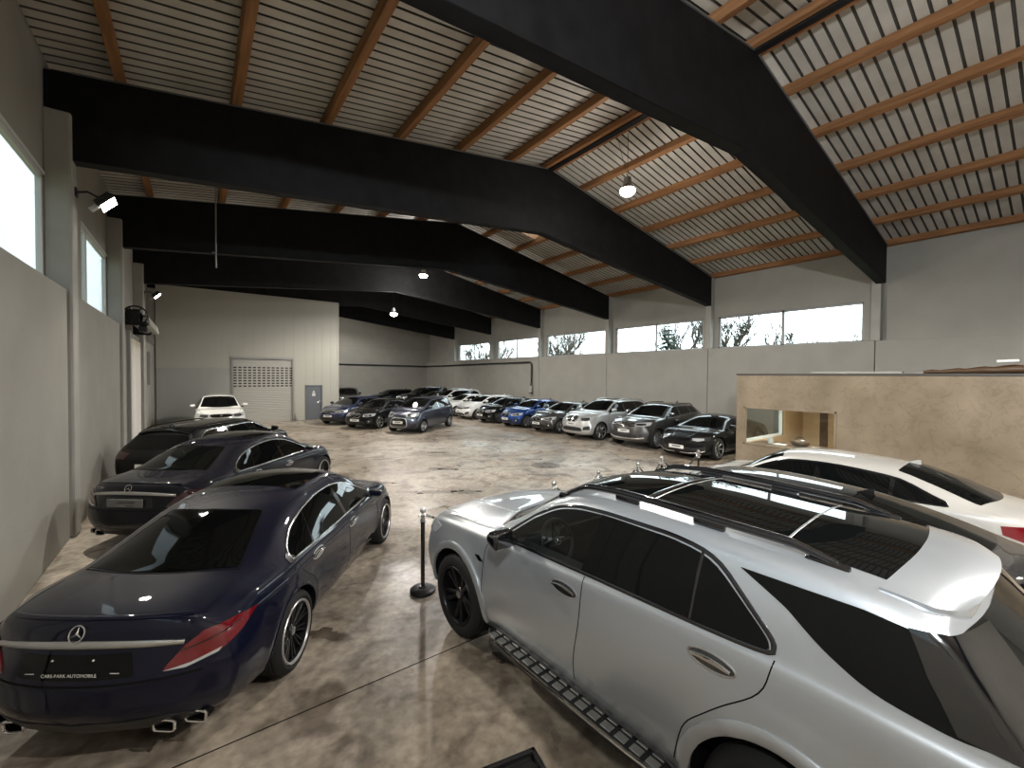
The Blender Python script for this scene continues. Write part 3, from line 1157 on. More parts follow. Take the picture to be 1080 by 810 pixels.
# ------------------------------------------------------------------ rope barrier posts
PX_ = [(2.24, 4.82), (4.46, 4.86), (5.62, 4.98), (6.78, 5.02), (7.68, 5.10), (9.02, 5.06)]
PN = ['black barrier post with round base beside the silver SUV front wheel', 'barrier post with silver ball top, second along the rope',
      'barrier post with silver ball top, third along the rope', 'barrier post with silver ball top, fourth along the rope',
      'barrier post with silver ball top, fifth along the rope', 'barrier post with silver ball top in front of the white car, last along the rope']
for i, (x, y) in enumerate(PX_):
    r = empty('barrier_post', (x, y, 0), label=PN[i], cat='barrier post', group='rope barrier posts')
    bm = bmesh.new()
    lathe(bm, [(.01, 0), (.150, 0), (.155, .012), (.155, .035), (.14, .048), (.05, .058), (.035, .075), (.01, .075)], 36)
    link('base', bm, M['dark_metal'], r, True)
    bm = bmesh.new()
    lathe(bm, [(.01, .06), (.026, .06), (.026, .90), (.01, .90)], 20)
    link('pole', bm, M['gloss_black'], r, True)
    bm = bmesh.new()
    lathe(bm, [(.01, .88), (.032, .88), (.034, .90), (.028, .925), (.028, .955), (.036, .965), (.024, .975), (.018, .985), (.034, 1.0), (.040, 1.02), (.034, 1.042), (.016, 1.056), (.005, 1.058)], 20)
    for a in range(4):
        t = a * PI / 2 + .78
        tube(bm, [(.03 * math.cos(t), .03 * math.sin(t), .945), (.052 * math.cos(t), .052 * math.sin(t), .955), (.058 * math.cos(t), .058 * math.sin(t), .93)], .006, 6)
    link('post_top', bm, M['satin'], r, True)
for i in range(len(PX_) - 1):
    a, b = Vector((*PX_[i], .945)), Vector((*PX_[i + 1], .945))
    dv = (b - a).normalized()
    a2, b2 = a + dv * .06, b - dv * .06
    pts = []
    L = (b2 - a2).length
    sag = .16 + .06 * L
    for k in range(25):
        t = k / 24
        p = a2.lerp(b2, t)
        p.z -= sag * 4 * t * (1 - t)
        pts.append(p)
    o = bm = bmesh.new()
    tube(bm, pts, .015, 8)
    ro = link('barrier_rope', bm, M['rope'], None, True)
    tag(ro, ['dark rope hanging from the post beside the silver SUV', 'second dark barrier rope in front of the parked cars', 'third dark barrier rope in front of the parked cars',
             'fourth dark barrier rope in front of the parked cars', 'last dark barrier rope ending in front of the white car'][i], 'rope', 'barrier ropes')
    bm = bmesh.new()
    bm.free()
    for q, w in ((a2, pts[2]), (b2, pts[-3])):
        bm = bmesh.new()
        dd = (Vector(w) - q).normalized()
        tube(bm, [q - dd * .01, q + dd * .06], .019, 10)
        link('rope_end', bm, M['satin'], ro, True)

# dark tray on the floor at the lower picture edge
r = empty('floor_tray', (1.66, 2.02, 0), math.radians(-12), label='black tray lying on the concrete floor at the lower edge', cat='tray')
bm = bmesh.new()
box(bm, -.20, .20, -.30, .30, 0, .012, .004)
for (x0, x1, y0, y1) in ((-.20, -.165, -.3, .3), (.165, .20, -.3, .3), (-.2, .2, -.3, -.265), (-.2, .2, .265, .3)):
    box(bm, x0, x1, y0, y1, .0, .05, .006)
link('tray_body', bm, M['black_plastic'], r)
bm = bmesh.new()
box(bm, -.15, .15, -.25, .25, .012, .02, .003)
link('tray_mat', bm, M['rubber'], r)

# manhole cover
r = empty('manhole_cover', (8.42, 9.55, 0), label='round iron manhole cover set in the concrete floor', cat='manhole cover')
bm = bmesh.new()
lathe(bm, [(.01, .0), (.36, .0), (.36, .003), (.01, .003)], 36)
for rr in (.12, .2, .28):
    lathe(bm, [(rr, .002), (rr, .007), (rr + .03, .007), (rr + .03, .002)], 36, closed=True)
link('cover', bm, M['patch'], r)
bm = bmesh.new()
lathe(bm, [(.365, 0), (.365, .005), (.44, .005), (.44, 0)], 36, closed=True)
link('ring', bm, M['patch'], r)

# ------------------------------------------------------------------ outside: ground, bare trees, spruces
M['outside_ground'] = noisy(mat('outside_grass', rough=.9), (.12, .12, .06), (.2, .19, .10), .4, 5)
M['bark'] = mat('bare_bark', (.10, .085, .07), .9)
M['needles'] = mat('spruce_needles', (.035, .06, .045), .9)
bm = bmesh.new()
for (x0, x1, y0, y1) in ((-70, XLU - .6, -60, 110), (XRU + .6, 110, -60, 110), (XLU - .6, XRU + .6, YB + .6, 110), (XLU - .6, XRU + .6, -60, YF - .6)):
    box(bm, x0, x1, y0, y1, -.3, -.02)
tag(link('ground', bm, M['outside_ground']), kind='structure')


def bare_tree(x, y, h, seed, label, z0=-.02):
    r = random.Random(seed)
    root = empty('bare_tree', (x, y, z0), label=label, cat='tree', group='trees outside the windows')
    bm = bmesh.new()
    tube(bm, [(0, 0, 0), (.05, .03, h * .3), (-.04, .05, h * .6)], [h * .022, h * .016, h * .009], 7)
    link('trunk', bm, M['bark'], root)
    bm = bmesh.new()

    def grow(p, d, ln, rad, lv):
        e = p + d * ln
        tube(bm, [p, p.lerp(e, .5) + Vector((r.uniform(-.05, .05), r.uniform(-.05, .05), .02)) * ln, e], [rad, rad * .8, rad * .55], 5 if lv < 2 else 3, caps=False)
        if lv >= 4:
            return
        for _ in range(3 if lv > 0 else 4):
            a = Vector((r.uniform(-1, 1), r.uniform(-1, 1), r.uniform(-.1, .9)))
            nd = (d + a * .75).normalized()
            grow(p.lerp(e, r.uniform(.45, 1)), nd, ln * r.uniform(.58, .8), max(rad * .6, .016), lv + 1)
    for k in range(9):
        a = k * .7 + r.uniform(-.3, .3)
        p = Vector((0, .04, h * r.uniform(.3, .66)))
        grow(p, Vector((math.cos(a) * .6, math.sin(a) * .6, .85)).normalized(), h * .235, h * .012, 0)
    link('branches', bm, M['bark'], root)


def spruce(x, y, h, seed, label):
    r = random.Random(seed)
    root = empty('spruce_tree', (x, y, -.02), label=label, cat='tree', group='trees outside the windows')
    bm = bmesh.new()
    tube(bm, [(0, 0, 0), (0, 0, h)], [h * .02, .02], 7)
    link('trunk', bm, M['bark'], root)
    bm = bmesh.new()
    nl = 22
    for i in range(nl):
        t = i / nl
        z = h * (.12 + .86 * t)
        R = h * .27 * (1 - t) ** .9 + .08
        m = 11
        for j in range(m):
            a = 2 * PI * (j + .5 * (i % 2)) / m + r.uniform(-.15, .15)
            L = R * r.uniform(.75, 1.1)
            d = Vector((math.cos(a), math.sin(a), 0))
            s = Vector((-d.y, d.x, 0)) * L * .24
            p0, p1, p2 = Vector((0, 0, z)), d * L * .55 + Vector((0, 0, z - L * .12)), d * L + Vector((0, 0, z - L * .38))
            vs = [bm.verts.new(q) for q in (p0, p1 + s, p2, p1 - s)]
            top = bm.verts.new(p1 + Vector((0, 0, L * .10)))
            lo_ = bm.verts.new(p1 - Vector((0, 0, L * .12)))
            for a_, b_ in ((0, 1), (1, 2), (2, 3), (3, 0)):
                bm.faces.new((vs[a_], vs[b_], top))
                bm.faces.new((vs[b_], vs[a_], lo_))
    link('needles', bm, M['needles'], root)


TR = [(27.0, 13.3, 6.9, 'bare tree at the left end of the nearest right window'), (29.5, 17.7, 7.2, 'bare tree beside the spruce outside the second right window'), (27.5, 10.0, 5.2, 'low bare bush in the middle of the nearest right window'),
      (30, 7.3, 5.3, 'low bare bush at the right end of the nearest right window'), (28.5, 30.6, 7.0, 'bare tree filling the left pane of the third right window'), (33, 33.6, 7.4, 'bare tree behind the one in the third right window'),
      (28, 40.0, 6.6, 'bare tree outside the fourth right window'), (28, 52.0, 7.4, 'bare tree at the far end of the farthest right window'), (28, 44.6, 7.0, 'bare tree at the near end of the farthest right window')]
for i, (x, y, h, lb) in enumerate(TR):
    bare_tree(x, y, h, 30 + i, lb)
spruce(24.6, 16.0, 6.7, 3, 'dark spruce tree outside the second right window')
spruce(30, 22.9, 5.2, 4, 'low distant spruce outside the second right window')
spruce(31, 30.0, 5.6, 5, 'low spruce in the right pane of the third right window')
bare_tree(-14.5, 27.5, 8.6, 71, 'bare tree outside the second left window')
# ------------------------------------------------------------------ car building kit
def smooth01(t):
    t = min(max(t, 0), 1)
    return t * t * (3 - 2 * t)


def round_poly(pts, r=.35, n=5, open_=False):
    """round the corners of a 2D polygon with quadratic curves; a point (x, y, r) sets its own r"""
    out = []
    k = len(pts)
    for i in range(k):
        p = Vector(pts[i][:2])
        rr = pts[i][2] if len(pts[i]) > 2 else r
        if open_ and i in (0, k - 1):
            out.append(p)
            continue
        a, b = Vector(pts[i - 1][:2]), Vector(pts[(i + 1) % k][:2])
        if rr <= 0:
            out.append(p)
            continue
        pa, pb = p.lerp(a, rr), p.lerp(b, rr)
        for j in range(n):
            t = j / (n - 1)
            out.append(pa * (1 - t)**2 + p * 2 * t * (1 - t) + pb * t * t)
    res = []
    for q in out:
        if not res or (q - res[-1]).length > 1e-4:
            res.append(q)
    return [(q.x, q.y) for q in res]


def clip_cell(poly, x0, x1, y0, y1):
    def cut(ps, f):
        o = []
        for i in range(len(ps)):
            a, b = ps[i - 1], ps[i]
            fa, fb = f(a), f(b)
            if (fa >= 0) != (fb >= 0):
                t = fa / (fa - fb)
                o.append((a[0] + (b[0] - a[0]) * t, a[1] + (b[1] - a[1]) * t))
            if fb >= 0:
                o.append(b)
        return o
    for f in (lambda p: p[0] - x0, lambda p: x1 - p[0], lambda p: p[1] - y0, lambda p: y1 - p[1]):
        poly = cut(poly, f)
        if len(poly) < 3:
            return []
    return poly


class View:
    def __init__(self, v, mirror=False):
        if isinstance(v, str):
            self.U, self.V, self.D = {
                'L': (Vector((1, 0, 0)), Vector((0, 0, 1)), Vector((0, -1, 0))),
                'R': (Vector((1, 0, 0)), Vector((0, 0, 1)), Vector((0, 1, 0))),
                'T': (Vector((1, 0, 0)), Vector((0, 1, 0)), Vector((0, 0, -1))),
                'F': (Vector((0, 1, 0)), Vector((0, 0, 1)), Vector((-1, 0, 0))),
                'B': (Vector((0, 1, 0)), Vector((0, 0, 1)), Vector((1, 0, 0)))}[v]
        else:
            a, t = math.radians(v[0]), math.radians(v[1])
            if mirror:
                a = -a
            self.D = -Vector((math.cos(a) * math.cos(t), math.sin(a) * math.cos(t), math.sin(t)))
            self.U = Vector((-math.sin(a), math.cos(a), 0))
            self.V = self.D.cross(self.U)
            if self.V.z < 0:
                self.V = -self.V

    def uv(self, p):
        p = Vector(p)
        return (p.dot(self.U), p.dot(self.V))


class Car:
    def __init__(self, name, S, body_paint, detail=1):
        self.S = S
        self.paint = body_paint
        self.detail = detail
        self.root = empty(name)
        self.f = {k: pchip(S[k]) for k in ('top', 'rail', 'railw', 'sh', 'shw', 'midw', 'bot')}
        self.xf = S['xf']
        self.xr = S['xr']
        self.fp = pchip(S['fprof'])
        self.rp = pchip(S['rprof'])
        self.W = max(p[1] for p in S['midw'])
        self.cut_polys = []

    # ---- body surface
    def section(self, x):
        f = self.f
        zb, mw, sh, sw, rz, rw, zt = (f[k](x) for k in ('bot', 'midw', 'sh', 'shw', 'rail', 'railw', 'top'))
        h = rz - sh
        led = .030
        C = [(0, zb), (mw - .13, zb), (mw - .025, zb + .20), (mw, zb + (sh - zb) * .60), (sw + .004, sh - .035), (sw - led, sh + .012)]
        if h > .06:
            mx, mz = (sw - led + rw) / 2 + .05 * h, (sh + rz) / 2
        else:
            mx, mz = (sw - led + rw) / 2, (sh + rz) / 2 + .005
        C += [(mx, mz), (rw, rz), (rw * .62, rz + .80 * (zt - rz)), (0, zt)]
        R = [0, .45, .5, .5, .40, .40, .5, self.S.get('rail_r', .30), .5, 0]
        n = 5 if self.detail else 3
        out = [C[0]]
        for i in range(1, len(C) - 1):
            p, a, b, r = C[i], C[i - 1], C[i + 1], R[i]
            pa = (p[0] + (a[0] - p[0]) * r, p[1] + (a[1] - p[1]) * r)
            pb = (p[0] + (b[0] - p[0]) * r, p[1] + (b[1] - p[1]) * r)
            for j in range(n):
                t = j / (n - 1)
                if r >= .5 and R[i - 1] >= .5 and j == 0:
                    continue
                out.append((pa[0] * (1 - t)**2 + p[0] * 2 * t * (1 - t) + pb[0] * t * t, pa[1] * (1 - t)**2 + p[1] * 2 * t * (1 - t) + pb[1] * t * t))
        out.append(C[-1])
        return out

    def deform(self, x, y, z):
        S = self.S
        W = self.W
        D = S.get('fD', .85)
        w = min(max((x - (self.xf - D)) / D, 0), 1)**1.7
        x2 = x - w * (S.get('fbow', .3) * (abs(y) / W)**S.get('fpow', 2.4) + self.fp(z))
        D = S.get('rD', .8)
        w = min(max(((self.xr + D) - x) / D, 0), 1)**1.5
        x2 += w * (S.get('rbow', .2) * (abs(y) / W)**S.get('rpow', 2.4) + self.rp(z))
        for (ax, az, ar, amt) in S.get('flare', []):
            d = math.hypot(x - ax, z - az)
            g = math.exp(-((d - ar) / .10)**2) if z < az + ar + .2 else 0
            if abs(y) > W * .8:
                y += math.copysign(amt * g, y)
        return (x2, y, z)

    def build_body(self):
        S = self.S
        N = S.get('n', 110) if self.detail else 56
        r = .07
        xs = []
        kf = 5
        for i in range(kf):
            t = i / kf * PI / 2
            xs.append((self.xr + r - r * math.cos(t), r * (1 - math.sin(t))))
        for i in range(N + 1):
            xs.append((self.xr + r + (self.xf - self.xr - 2 * r) * i / N, 0))
        for i in range(kf):
            t = (i + 1) / kf * PI / 2
            xs.append((self.xf - r + r * math.sin(t), r * (1 - math.cos(t))))
        bm = bmesh.new()
        rings = []
        first = last = None
        for (x, ins) in xs:
            sec = self.section(x)
            zc = (sec[0][1] + sec[-1][1]) / 2
            hw = max(p[0] for p in sec)
            hh = (sec[-1][1] - sec[0][1]) / 2
            sec = [(p[0] * (1 - ins / hw), zc + (p[1] - zc) * (1 - ins / hh)) for p in sec]
            full = sec + [(-p[0], p[1]) for p in sec[-2:0:-1]]
            if first is None:
                first = (x, full, zc)
            last = (x, full, zc)
            rings.append([bm.verts.new(self.deform(x, p[0], p[1])) for p in full])
        n = len(rings[0])
        for a, b in zip(rings[:-1], rings[1:]):
            for j in range(n):
                bm.faces.new((a[j], a[(j + 1) % n], b[(j + 1) % n], b[j]))
        for (x, full, zc), ring in ((first, rings[0]), (last, rings[-1])):
            prev = ring
            for s in [.96, .9, .83, .75, .66, .57, .48, .38, .28, .18, .08]:
                cur = [bm.verts.new(self.deform(x, p[0] * s, zc + (p[1] - zc) * s)) for p in full]
                for j in range(n):
                    bm.faces.new((prev[j], cur[j], cur[(j + 1) % n], prev[(j + 1) % n]))
                prev = cur
            bm.faces.new(prev)
        bmesh.ops.recalc_face_normals(bm, faces=bm.faces[:])
        self.bvh = BVHTree.FromBMesh(bm)
        self.body_bm = bm

    def _bool(self, o, cut_bm, mi):
        me = bpy.data.meshes.new('cutter')
        bmesh.ops.recalc_face_normals(cut_bm, faces=cut_bm.faces[:])
        cut_bm.to_mesh(me)
        cut_bm.free()
        c = bpy.data.objects.new('cutter', me)
        COL.objects.link(c)
        for m in o.data.materials:
            me.materials.append(m)
        for p in me.polygons:
            p.material_index = mi
        md = o.modifiers.new('cut', 'BOOLEAN')
        md.operation = 'DIFFERENCE'
        md.solver = 'EXACT'
        md.object = c
        dg = bpy.context.evaluated_depsgraph_get()
        new = bpy.data.meshes.new_from_object(o.evaluated_get(dg))
        o.modifiers.clear()
        old = o.data
        o.data = new
        bpy.data.meshes.remove(old)
        bpy.data.objects.remove(c)
        bpy.data.meshes.remove(me)

    def finish_body(self, cabin=False):
        S = self.S
        me = bpy.data.meshes.new('body')
        self.body_bm.to_mesh(me)
        self.body_bm.free()
        for m in (self.paint, M['well'], M['cabin']):
            me.materials.append(m)
        o = bpy.data.objects.new('body', me)
        COL.objects.link(o)
        bm = bmesh.new()
        R = S['R'] + S.get('gap', .055)
        for ax in S['axles']:
            for sy in (1, -1):
                y0, y1 = (self.W - .42, self.W + .3) if sy > 0 else (-self.W - .3, -self.W + .42)
                nn = 48
                ra = [bm.verts.new((ax + R * math.cos(2 * PI * j / nn), y0, S['R'] + .01 + R * math.sin(2 * PI * j / nn))) for j in range(nn)]
                rb = [bm.verts.new((v.co.x, y1, v.co.z)) for v in ra]
                bm.faces.new(ra)
                bm.faces.new(rb[::-1])
                for j in range(nn):
                    bm.faces.new((ra[j], rb[j], rb[(j + 1) % nn], ra[(j + 1) % nn]))
        self._bool(o, bm, 1)
        if cabin:
            f = self.f
            bm = bmesh.new()
            x0, x1 = cabin
            prev = None
            nst = 24
            for i in range(nst + 1):
                x = x0 + (x1 - x0) * i / nst
                sh, sw, rz, rw, zt = (f[k](x) for k in ('sh', 'shw', 'rail', 'railw', 'top'))
                b = sw - .12
                rz2 = max(rz - .05, sh - .02)
                zt2 = max(zt - .06, sh)
                ps = [(-b, .50), (b, .50), (b, sh - .05), (min(b, rw - .045), rz2), (rw * .5, zt2), (-rw * .5, zt2), (-min(b, rw - .045), rz2), (-b, sh - .05)]
                ring = [bm.verts.new((x, p[0], p[1])) for p in ps]
                if prev:
                    for j in range(8):
                        bm.faces.new((prev[j], prev[(j + 1) % 8], ring[(j + 1) % 8], ring[j]))
                else:
                    bm.faces.new(ring)
                prev = ring
            bm.faces.new(prev[::-1])
            self._bool(o, bm, 2)
            for poly, kind in self.cut_polys:
                bm = bmesh.new()
                if kind == 'T':
                    a = [bm.verts.new((p[0], p[1], .98)) for p in poly]
                    b = [bm.verts.new((p[0], p[1], 2.3)) for p in poly]
                else:
                    s = 1 if kind == 'L' else -1
                    a = [bm.verts.new((p[0], s * .45, p[1])) for p in poly]
                    b = [bm.verts.new((p[0], s * 1.3, p[1])) for p in poly]
                bm.faces.new(a)
                bm.faces.new(b[::-1])
                for j in range(len(poly)):
                    k = (j + 1) % len(poly)
                    bm.faces.new((a[j], b[j], b[k], a[k]))
                self._bool(o, bm, 2)
        o.data.name = 'body'
        o.data.shade_smooth()
        o.data.set_sharp_from_angle(angle=math.radians(38))
        o.parent = self.root
        self.body = o
        return o

    # ---- things laid on the surface
    def hit(self, V, u, v):
        o = V.U * u + V.V * v - V.D * 6
        loc, nor, idx, d = self.bvh.ray_cast(o, V.D)
        if loc is None:
            q = V.U * u + V.V * v
            # nearest surface point along the view plane
            best = None
            for k in range(1, 40):
                t = k * .25
                loc2, nor2, idx2, d2 = self.bvh.find_nearest(o + V.D * t)
                if loc2 is not None:
                    off = (loc2 - q)
                    lat = (off - V.D * off.dot(V.D)).length
                    if best is None or lat < best[0]:
                        best = (lat, loc2, nor2)
            loc, nor = best[1], best[2]
        if nor.dot(V.D) > 0:
            nor = -nor
        return loc, nor

    def decal(self, name, poly, view, m, off=.004, cell=None, rim=.014, parent=None, mirror=False, three_d=False, label=None):
        V = View(view, mirror)
        if three_d:
            poly = [V.uv((p[0], -p[1] if mirror else p[1], p[2])) for p in poly]
        elif mirror and view in ('F', 'B', 'T'):
            poly = [(-p[0], p[1]) if view != 'T' else (p[0], -p[1]) for p in poly]
        cell = cell or (.06 if self.detail else .12)
        xs, ys = [p[0] for p in poly], [p[1] for p in poly]
        bm = bmesh.new()
        cache = {}

        def vert(p):
            key = (round(p[0], 4), round(p[1], 4))
            if key not in cache:
                loc, nor = self.hit(V, p[0], p[1])
                cache[key] = (bm.verts.new(loc + nor * off), nor)
            return cache[key][0]
        nx, ny = max(1, math.ceil((max(xs) - min(xs)) / cell)), max(1, math.ceil((max(ys) - min(ys)) / cell))
        dx, dy = (max(xs) - min(xs)) / nx, (max(ys) - min(ys)) / ny
        for i in range(nx):
            for j in range(ny):
                c = clip_cell(poly, min(xs) + i * dx, min(xs) + (i + 1) * dx, min(ys) + j * dy, min(ys) + (j + 1) * dy)
                if len(c) < 3:
                    continue
                vs = []
                for p in c:
                    q = vert(p)
                    if q not in vs:
                        vs.append(q)
                if len(vs) >= 3:
                    try:
                        bm.faces.new(vs)
                    except ValueError:
                        pass
        bmesh.ops.remove_doubles(bm, verts=bm.verts[:], dist=2e-5)
        for f_ in bm.faces:
            f_.normal_update()
            if f_.normal.dot(V.D) > 0:
                f_.normal_flip()
        if rim:
            be = [e for e in bm.edges if len(e.link_faces) == 1]
            low = {}
            for e in be:
                for v in e.verts:
                    if v not in low:
                        loc, nor, _, _ = self.bvh.find_nearest(v.co)
                        if nor.dot(V.D) > 0:
                            nor = -nor
                        low[v] = bm.verts.new(v.co - nor * rim)
            for e in be:
                a, b = e.verts
                try:
                    bm.faces.new((a, b, low[b], low[a]))
                except ValueError:
                    pass
        o = link(name, bm, m, parent or self.root, True, 50, recalc=False)
        if label:
            o['label'] = label
        return o

    def strip(self, name, pts, view, width, height, m, closed=False, step=None, parent=None, mirror=False, three_d=False, off=0.0, label=None):
        V = View(view, mirror)
        if three_d:
            pts = [V.uv((p[0], -p[1] if mirror else p[1], p[2])) for p in pts]
        elif mirror and view in ('F', 'B', 'T'):
            pts = [(-p[0], p[1]) if view != 'T' else (p[0], -p[1]) for p in pts]
        step = step or (.035 if self.detail else .10)
        dense = []
        k = len(pts)
        for i in range(k if closed else k - 1):
            a, b = Vector(pts[i]), Vector(pts[(i + 1) % k])
            n = max(1, int((b - a).length / step))
            for j in range(n):
                dense.append(a.lerp(b, j / n))
        if not closed:
            dense.append(Vector(pts[-1]))
        P3 = [self.hit(V, p.x, p.y) for p in dense]
        bm = bmesh.new()
        rings = []
        n = len(P3)
        for i in range(n):
            a = P3[i - 1][0] if (closed or i > 0) else P3[i][0]
            b = P3[(i + 1) % n][0] if (closed or i < n - 1) else P3[i][0]
            t = (b - a)
            if t.length < 1e-6:
                t = V.U.copy()
            t.normalize()
            nor = P3[i][1]
            lat = t.cross(nor).normalized()
            c = P3[i][0] + nor * off
            w = width(i / (n - 1)) if callable(width) else width
            h = height
            prof = [(-w / 2, -.008), (-w / 2, h * .55), (-w * .25, h), (w * .25, h), (w / 2, h * .55), (w / 2, -.008)]
            rings.append([bm.verts.new(c + lat * q[0] + nor * q[1]) for q in prof])
        mm = n if closed else n - 1
        for i in range(mm):
            a, b = rings[i], rings[(i + 1) % n]
            for j in range(5):
                bm.faces.new((a[j], a[j + 1], b[j + 1], b[j]))
        if not closed:
            bm.faces.new(rings[0])
            bm.faces.new(rings[-1][::-1])
        o = link(name, bm, m, parent or self.root, True, 50)
        if label:
            o['label'] = label
        return o

    def both(self, fn, *a, **k):
        """a decal or strip on the left and its mirror on the right"""
        view = a[2]
        r = [fn(*a, **k)]
        if view == 'L':
            a = list(a)
            a[2] = 'R'
            r.append(fn(*a, **k))
        else:
            k['mirror'] = True
            r.append(fn(*a, **k))
        return r

    # ---- wheels
    def wheels(self, style, track_y=None, R=None, w=.25):
        S = self.S
        R = R or S['R']
        meshes = wheel_meshes(style, R, w, self.detail)
        ty = track_y or (self.W - w / 2 - .015)
        for ax in S['axles']:
            for sy in (1, -1):
                t = bpy.data.objects.new('wheel', meshes[0])
                COL.objects.link(t)
                t.parent = self.root
                t.location = (ax, sy * ty, R)
                ang = 0.35 if ax > 0 else .9
                t.rotation_euler = (0, ang, 0) if sy > 0 else (0, ang, PI)
                for nm, me in zip(('rim', 'brake_disc', 'hub_cap'), meshes[1:]):
                    c = bpy.data.objects.new(nm, me)
                    COL.objects.link(c)
                    c.parent = t

    def mirrors(self, x, z, m, size=(.13, .23, .15), stem=.10, y=None):
        for s in (1, -1):
            yb = (y if y else self.f['shw'](x)) - .02
            bm = bmesh.new()
            mtx = Matrix.Translation((x - .02, s * (yb + stem + size[1] / 2), z + size[2] * .55)) @ Matrix.Diagonal((size[0], size[1], size[2], 1))
            vs = bmesh.ops.create_cube(bm, size=1, matrix=mtx)['verts']
            for v in vs:
                if v.co.x > x:
                    v.co.z = z + size[2] * .55 + (v.co.z - z - size[2] * .55) * .62
                    v.co.y = s * (yb + stem + size[1] / 2) + (v.co.y - s * (yb + stem + size[1] / 2)) * .82
                if abs(v.co.y) > yb + stem + size[1] / 2:
                    v.co.x -= .025
                    v.co.z = z + size[2] * .6 + (v.co.z - z - size[2] * .6) * .8
            bmesh.ops.bevel(bm, geom=bm.edges[:], offset=.042, segments=4, affect='EDGES', profile=.5)
            o = link('wing_mirror', bm, m, self.root, True, 60)
            bm = bmesh.new()
            obox(bm, (x, s * (yb + stem / 2 + .01), z + .02), (.07, stem + .08, .045), None, .012)
            link('mirror_arm', bm, M['gloss_black'], o, True)
            bm = bmesh.new()
            obox(bm, (x - .02 - size[0] / 2 - .001, s * (yb + stem + size[1] / 2 - .004), z + size[2] * .56), (.008, size[1] * .78, size[2] * .72), Matrix.Rotation(s * .1, 3, 'Z'), .003)
            link('mirror_glass', bm, M['chrome'], o)

    def handle(self, x, z, side, m, L=.20, bowl=None, slope=0.0):
        V = 'L' if side > 0 else 'R'
        w = .030
        if bowl:
            el = [(x + L * .60 * math.cos(a), z + .045 * math.sin(a) - slope * L * .6 * math.cos(a)) for a in [2 * PI * i / 28 for i in range(28)]]
            self.decal('handle_bowl', el, V, bowl, .0015, .04, .006)
            self.strip('handle_ring', el, V, .010, .004, M['satin'], closed=True, step=.02)
        pts = [(x - L / 2, z + slope * L / 2), (x - L / 4, z + .006 + slope * L / 4), (x, z + .008), (x + L / 4, z + .006 - slope * L / 4), (x + L / 2, z - slope * L / 2)]
        return self.strip('door_handle', pts, V, lambda t: w * (.55 + .45 * math.sin(PI * min(max(t, .0), 1))), .026, m, step=.02)

    def place(self, x, y, rz, label, group=None, scale=1.0, cat='car'):
        self.root.location = (x, y, 0)
        self.root.rotation_euler = (0, 0, rz)
        self.root.scale = (scale,) * 3
        tag(self.root, label, cat, group)
        return self.root


_wheel_cache = {}


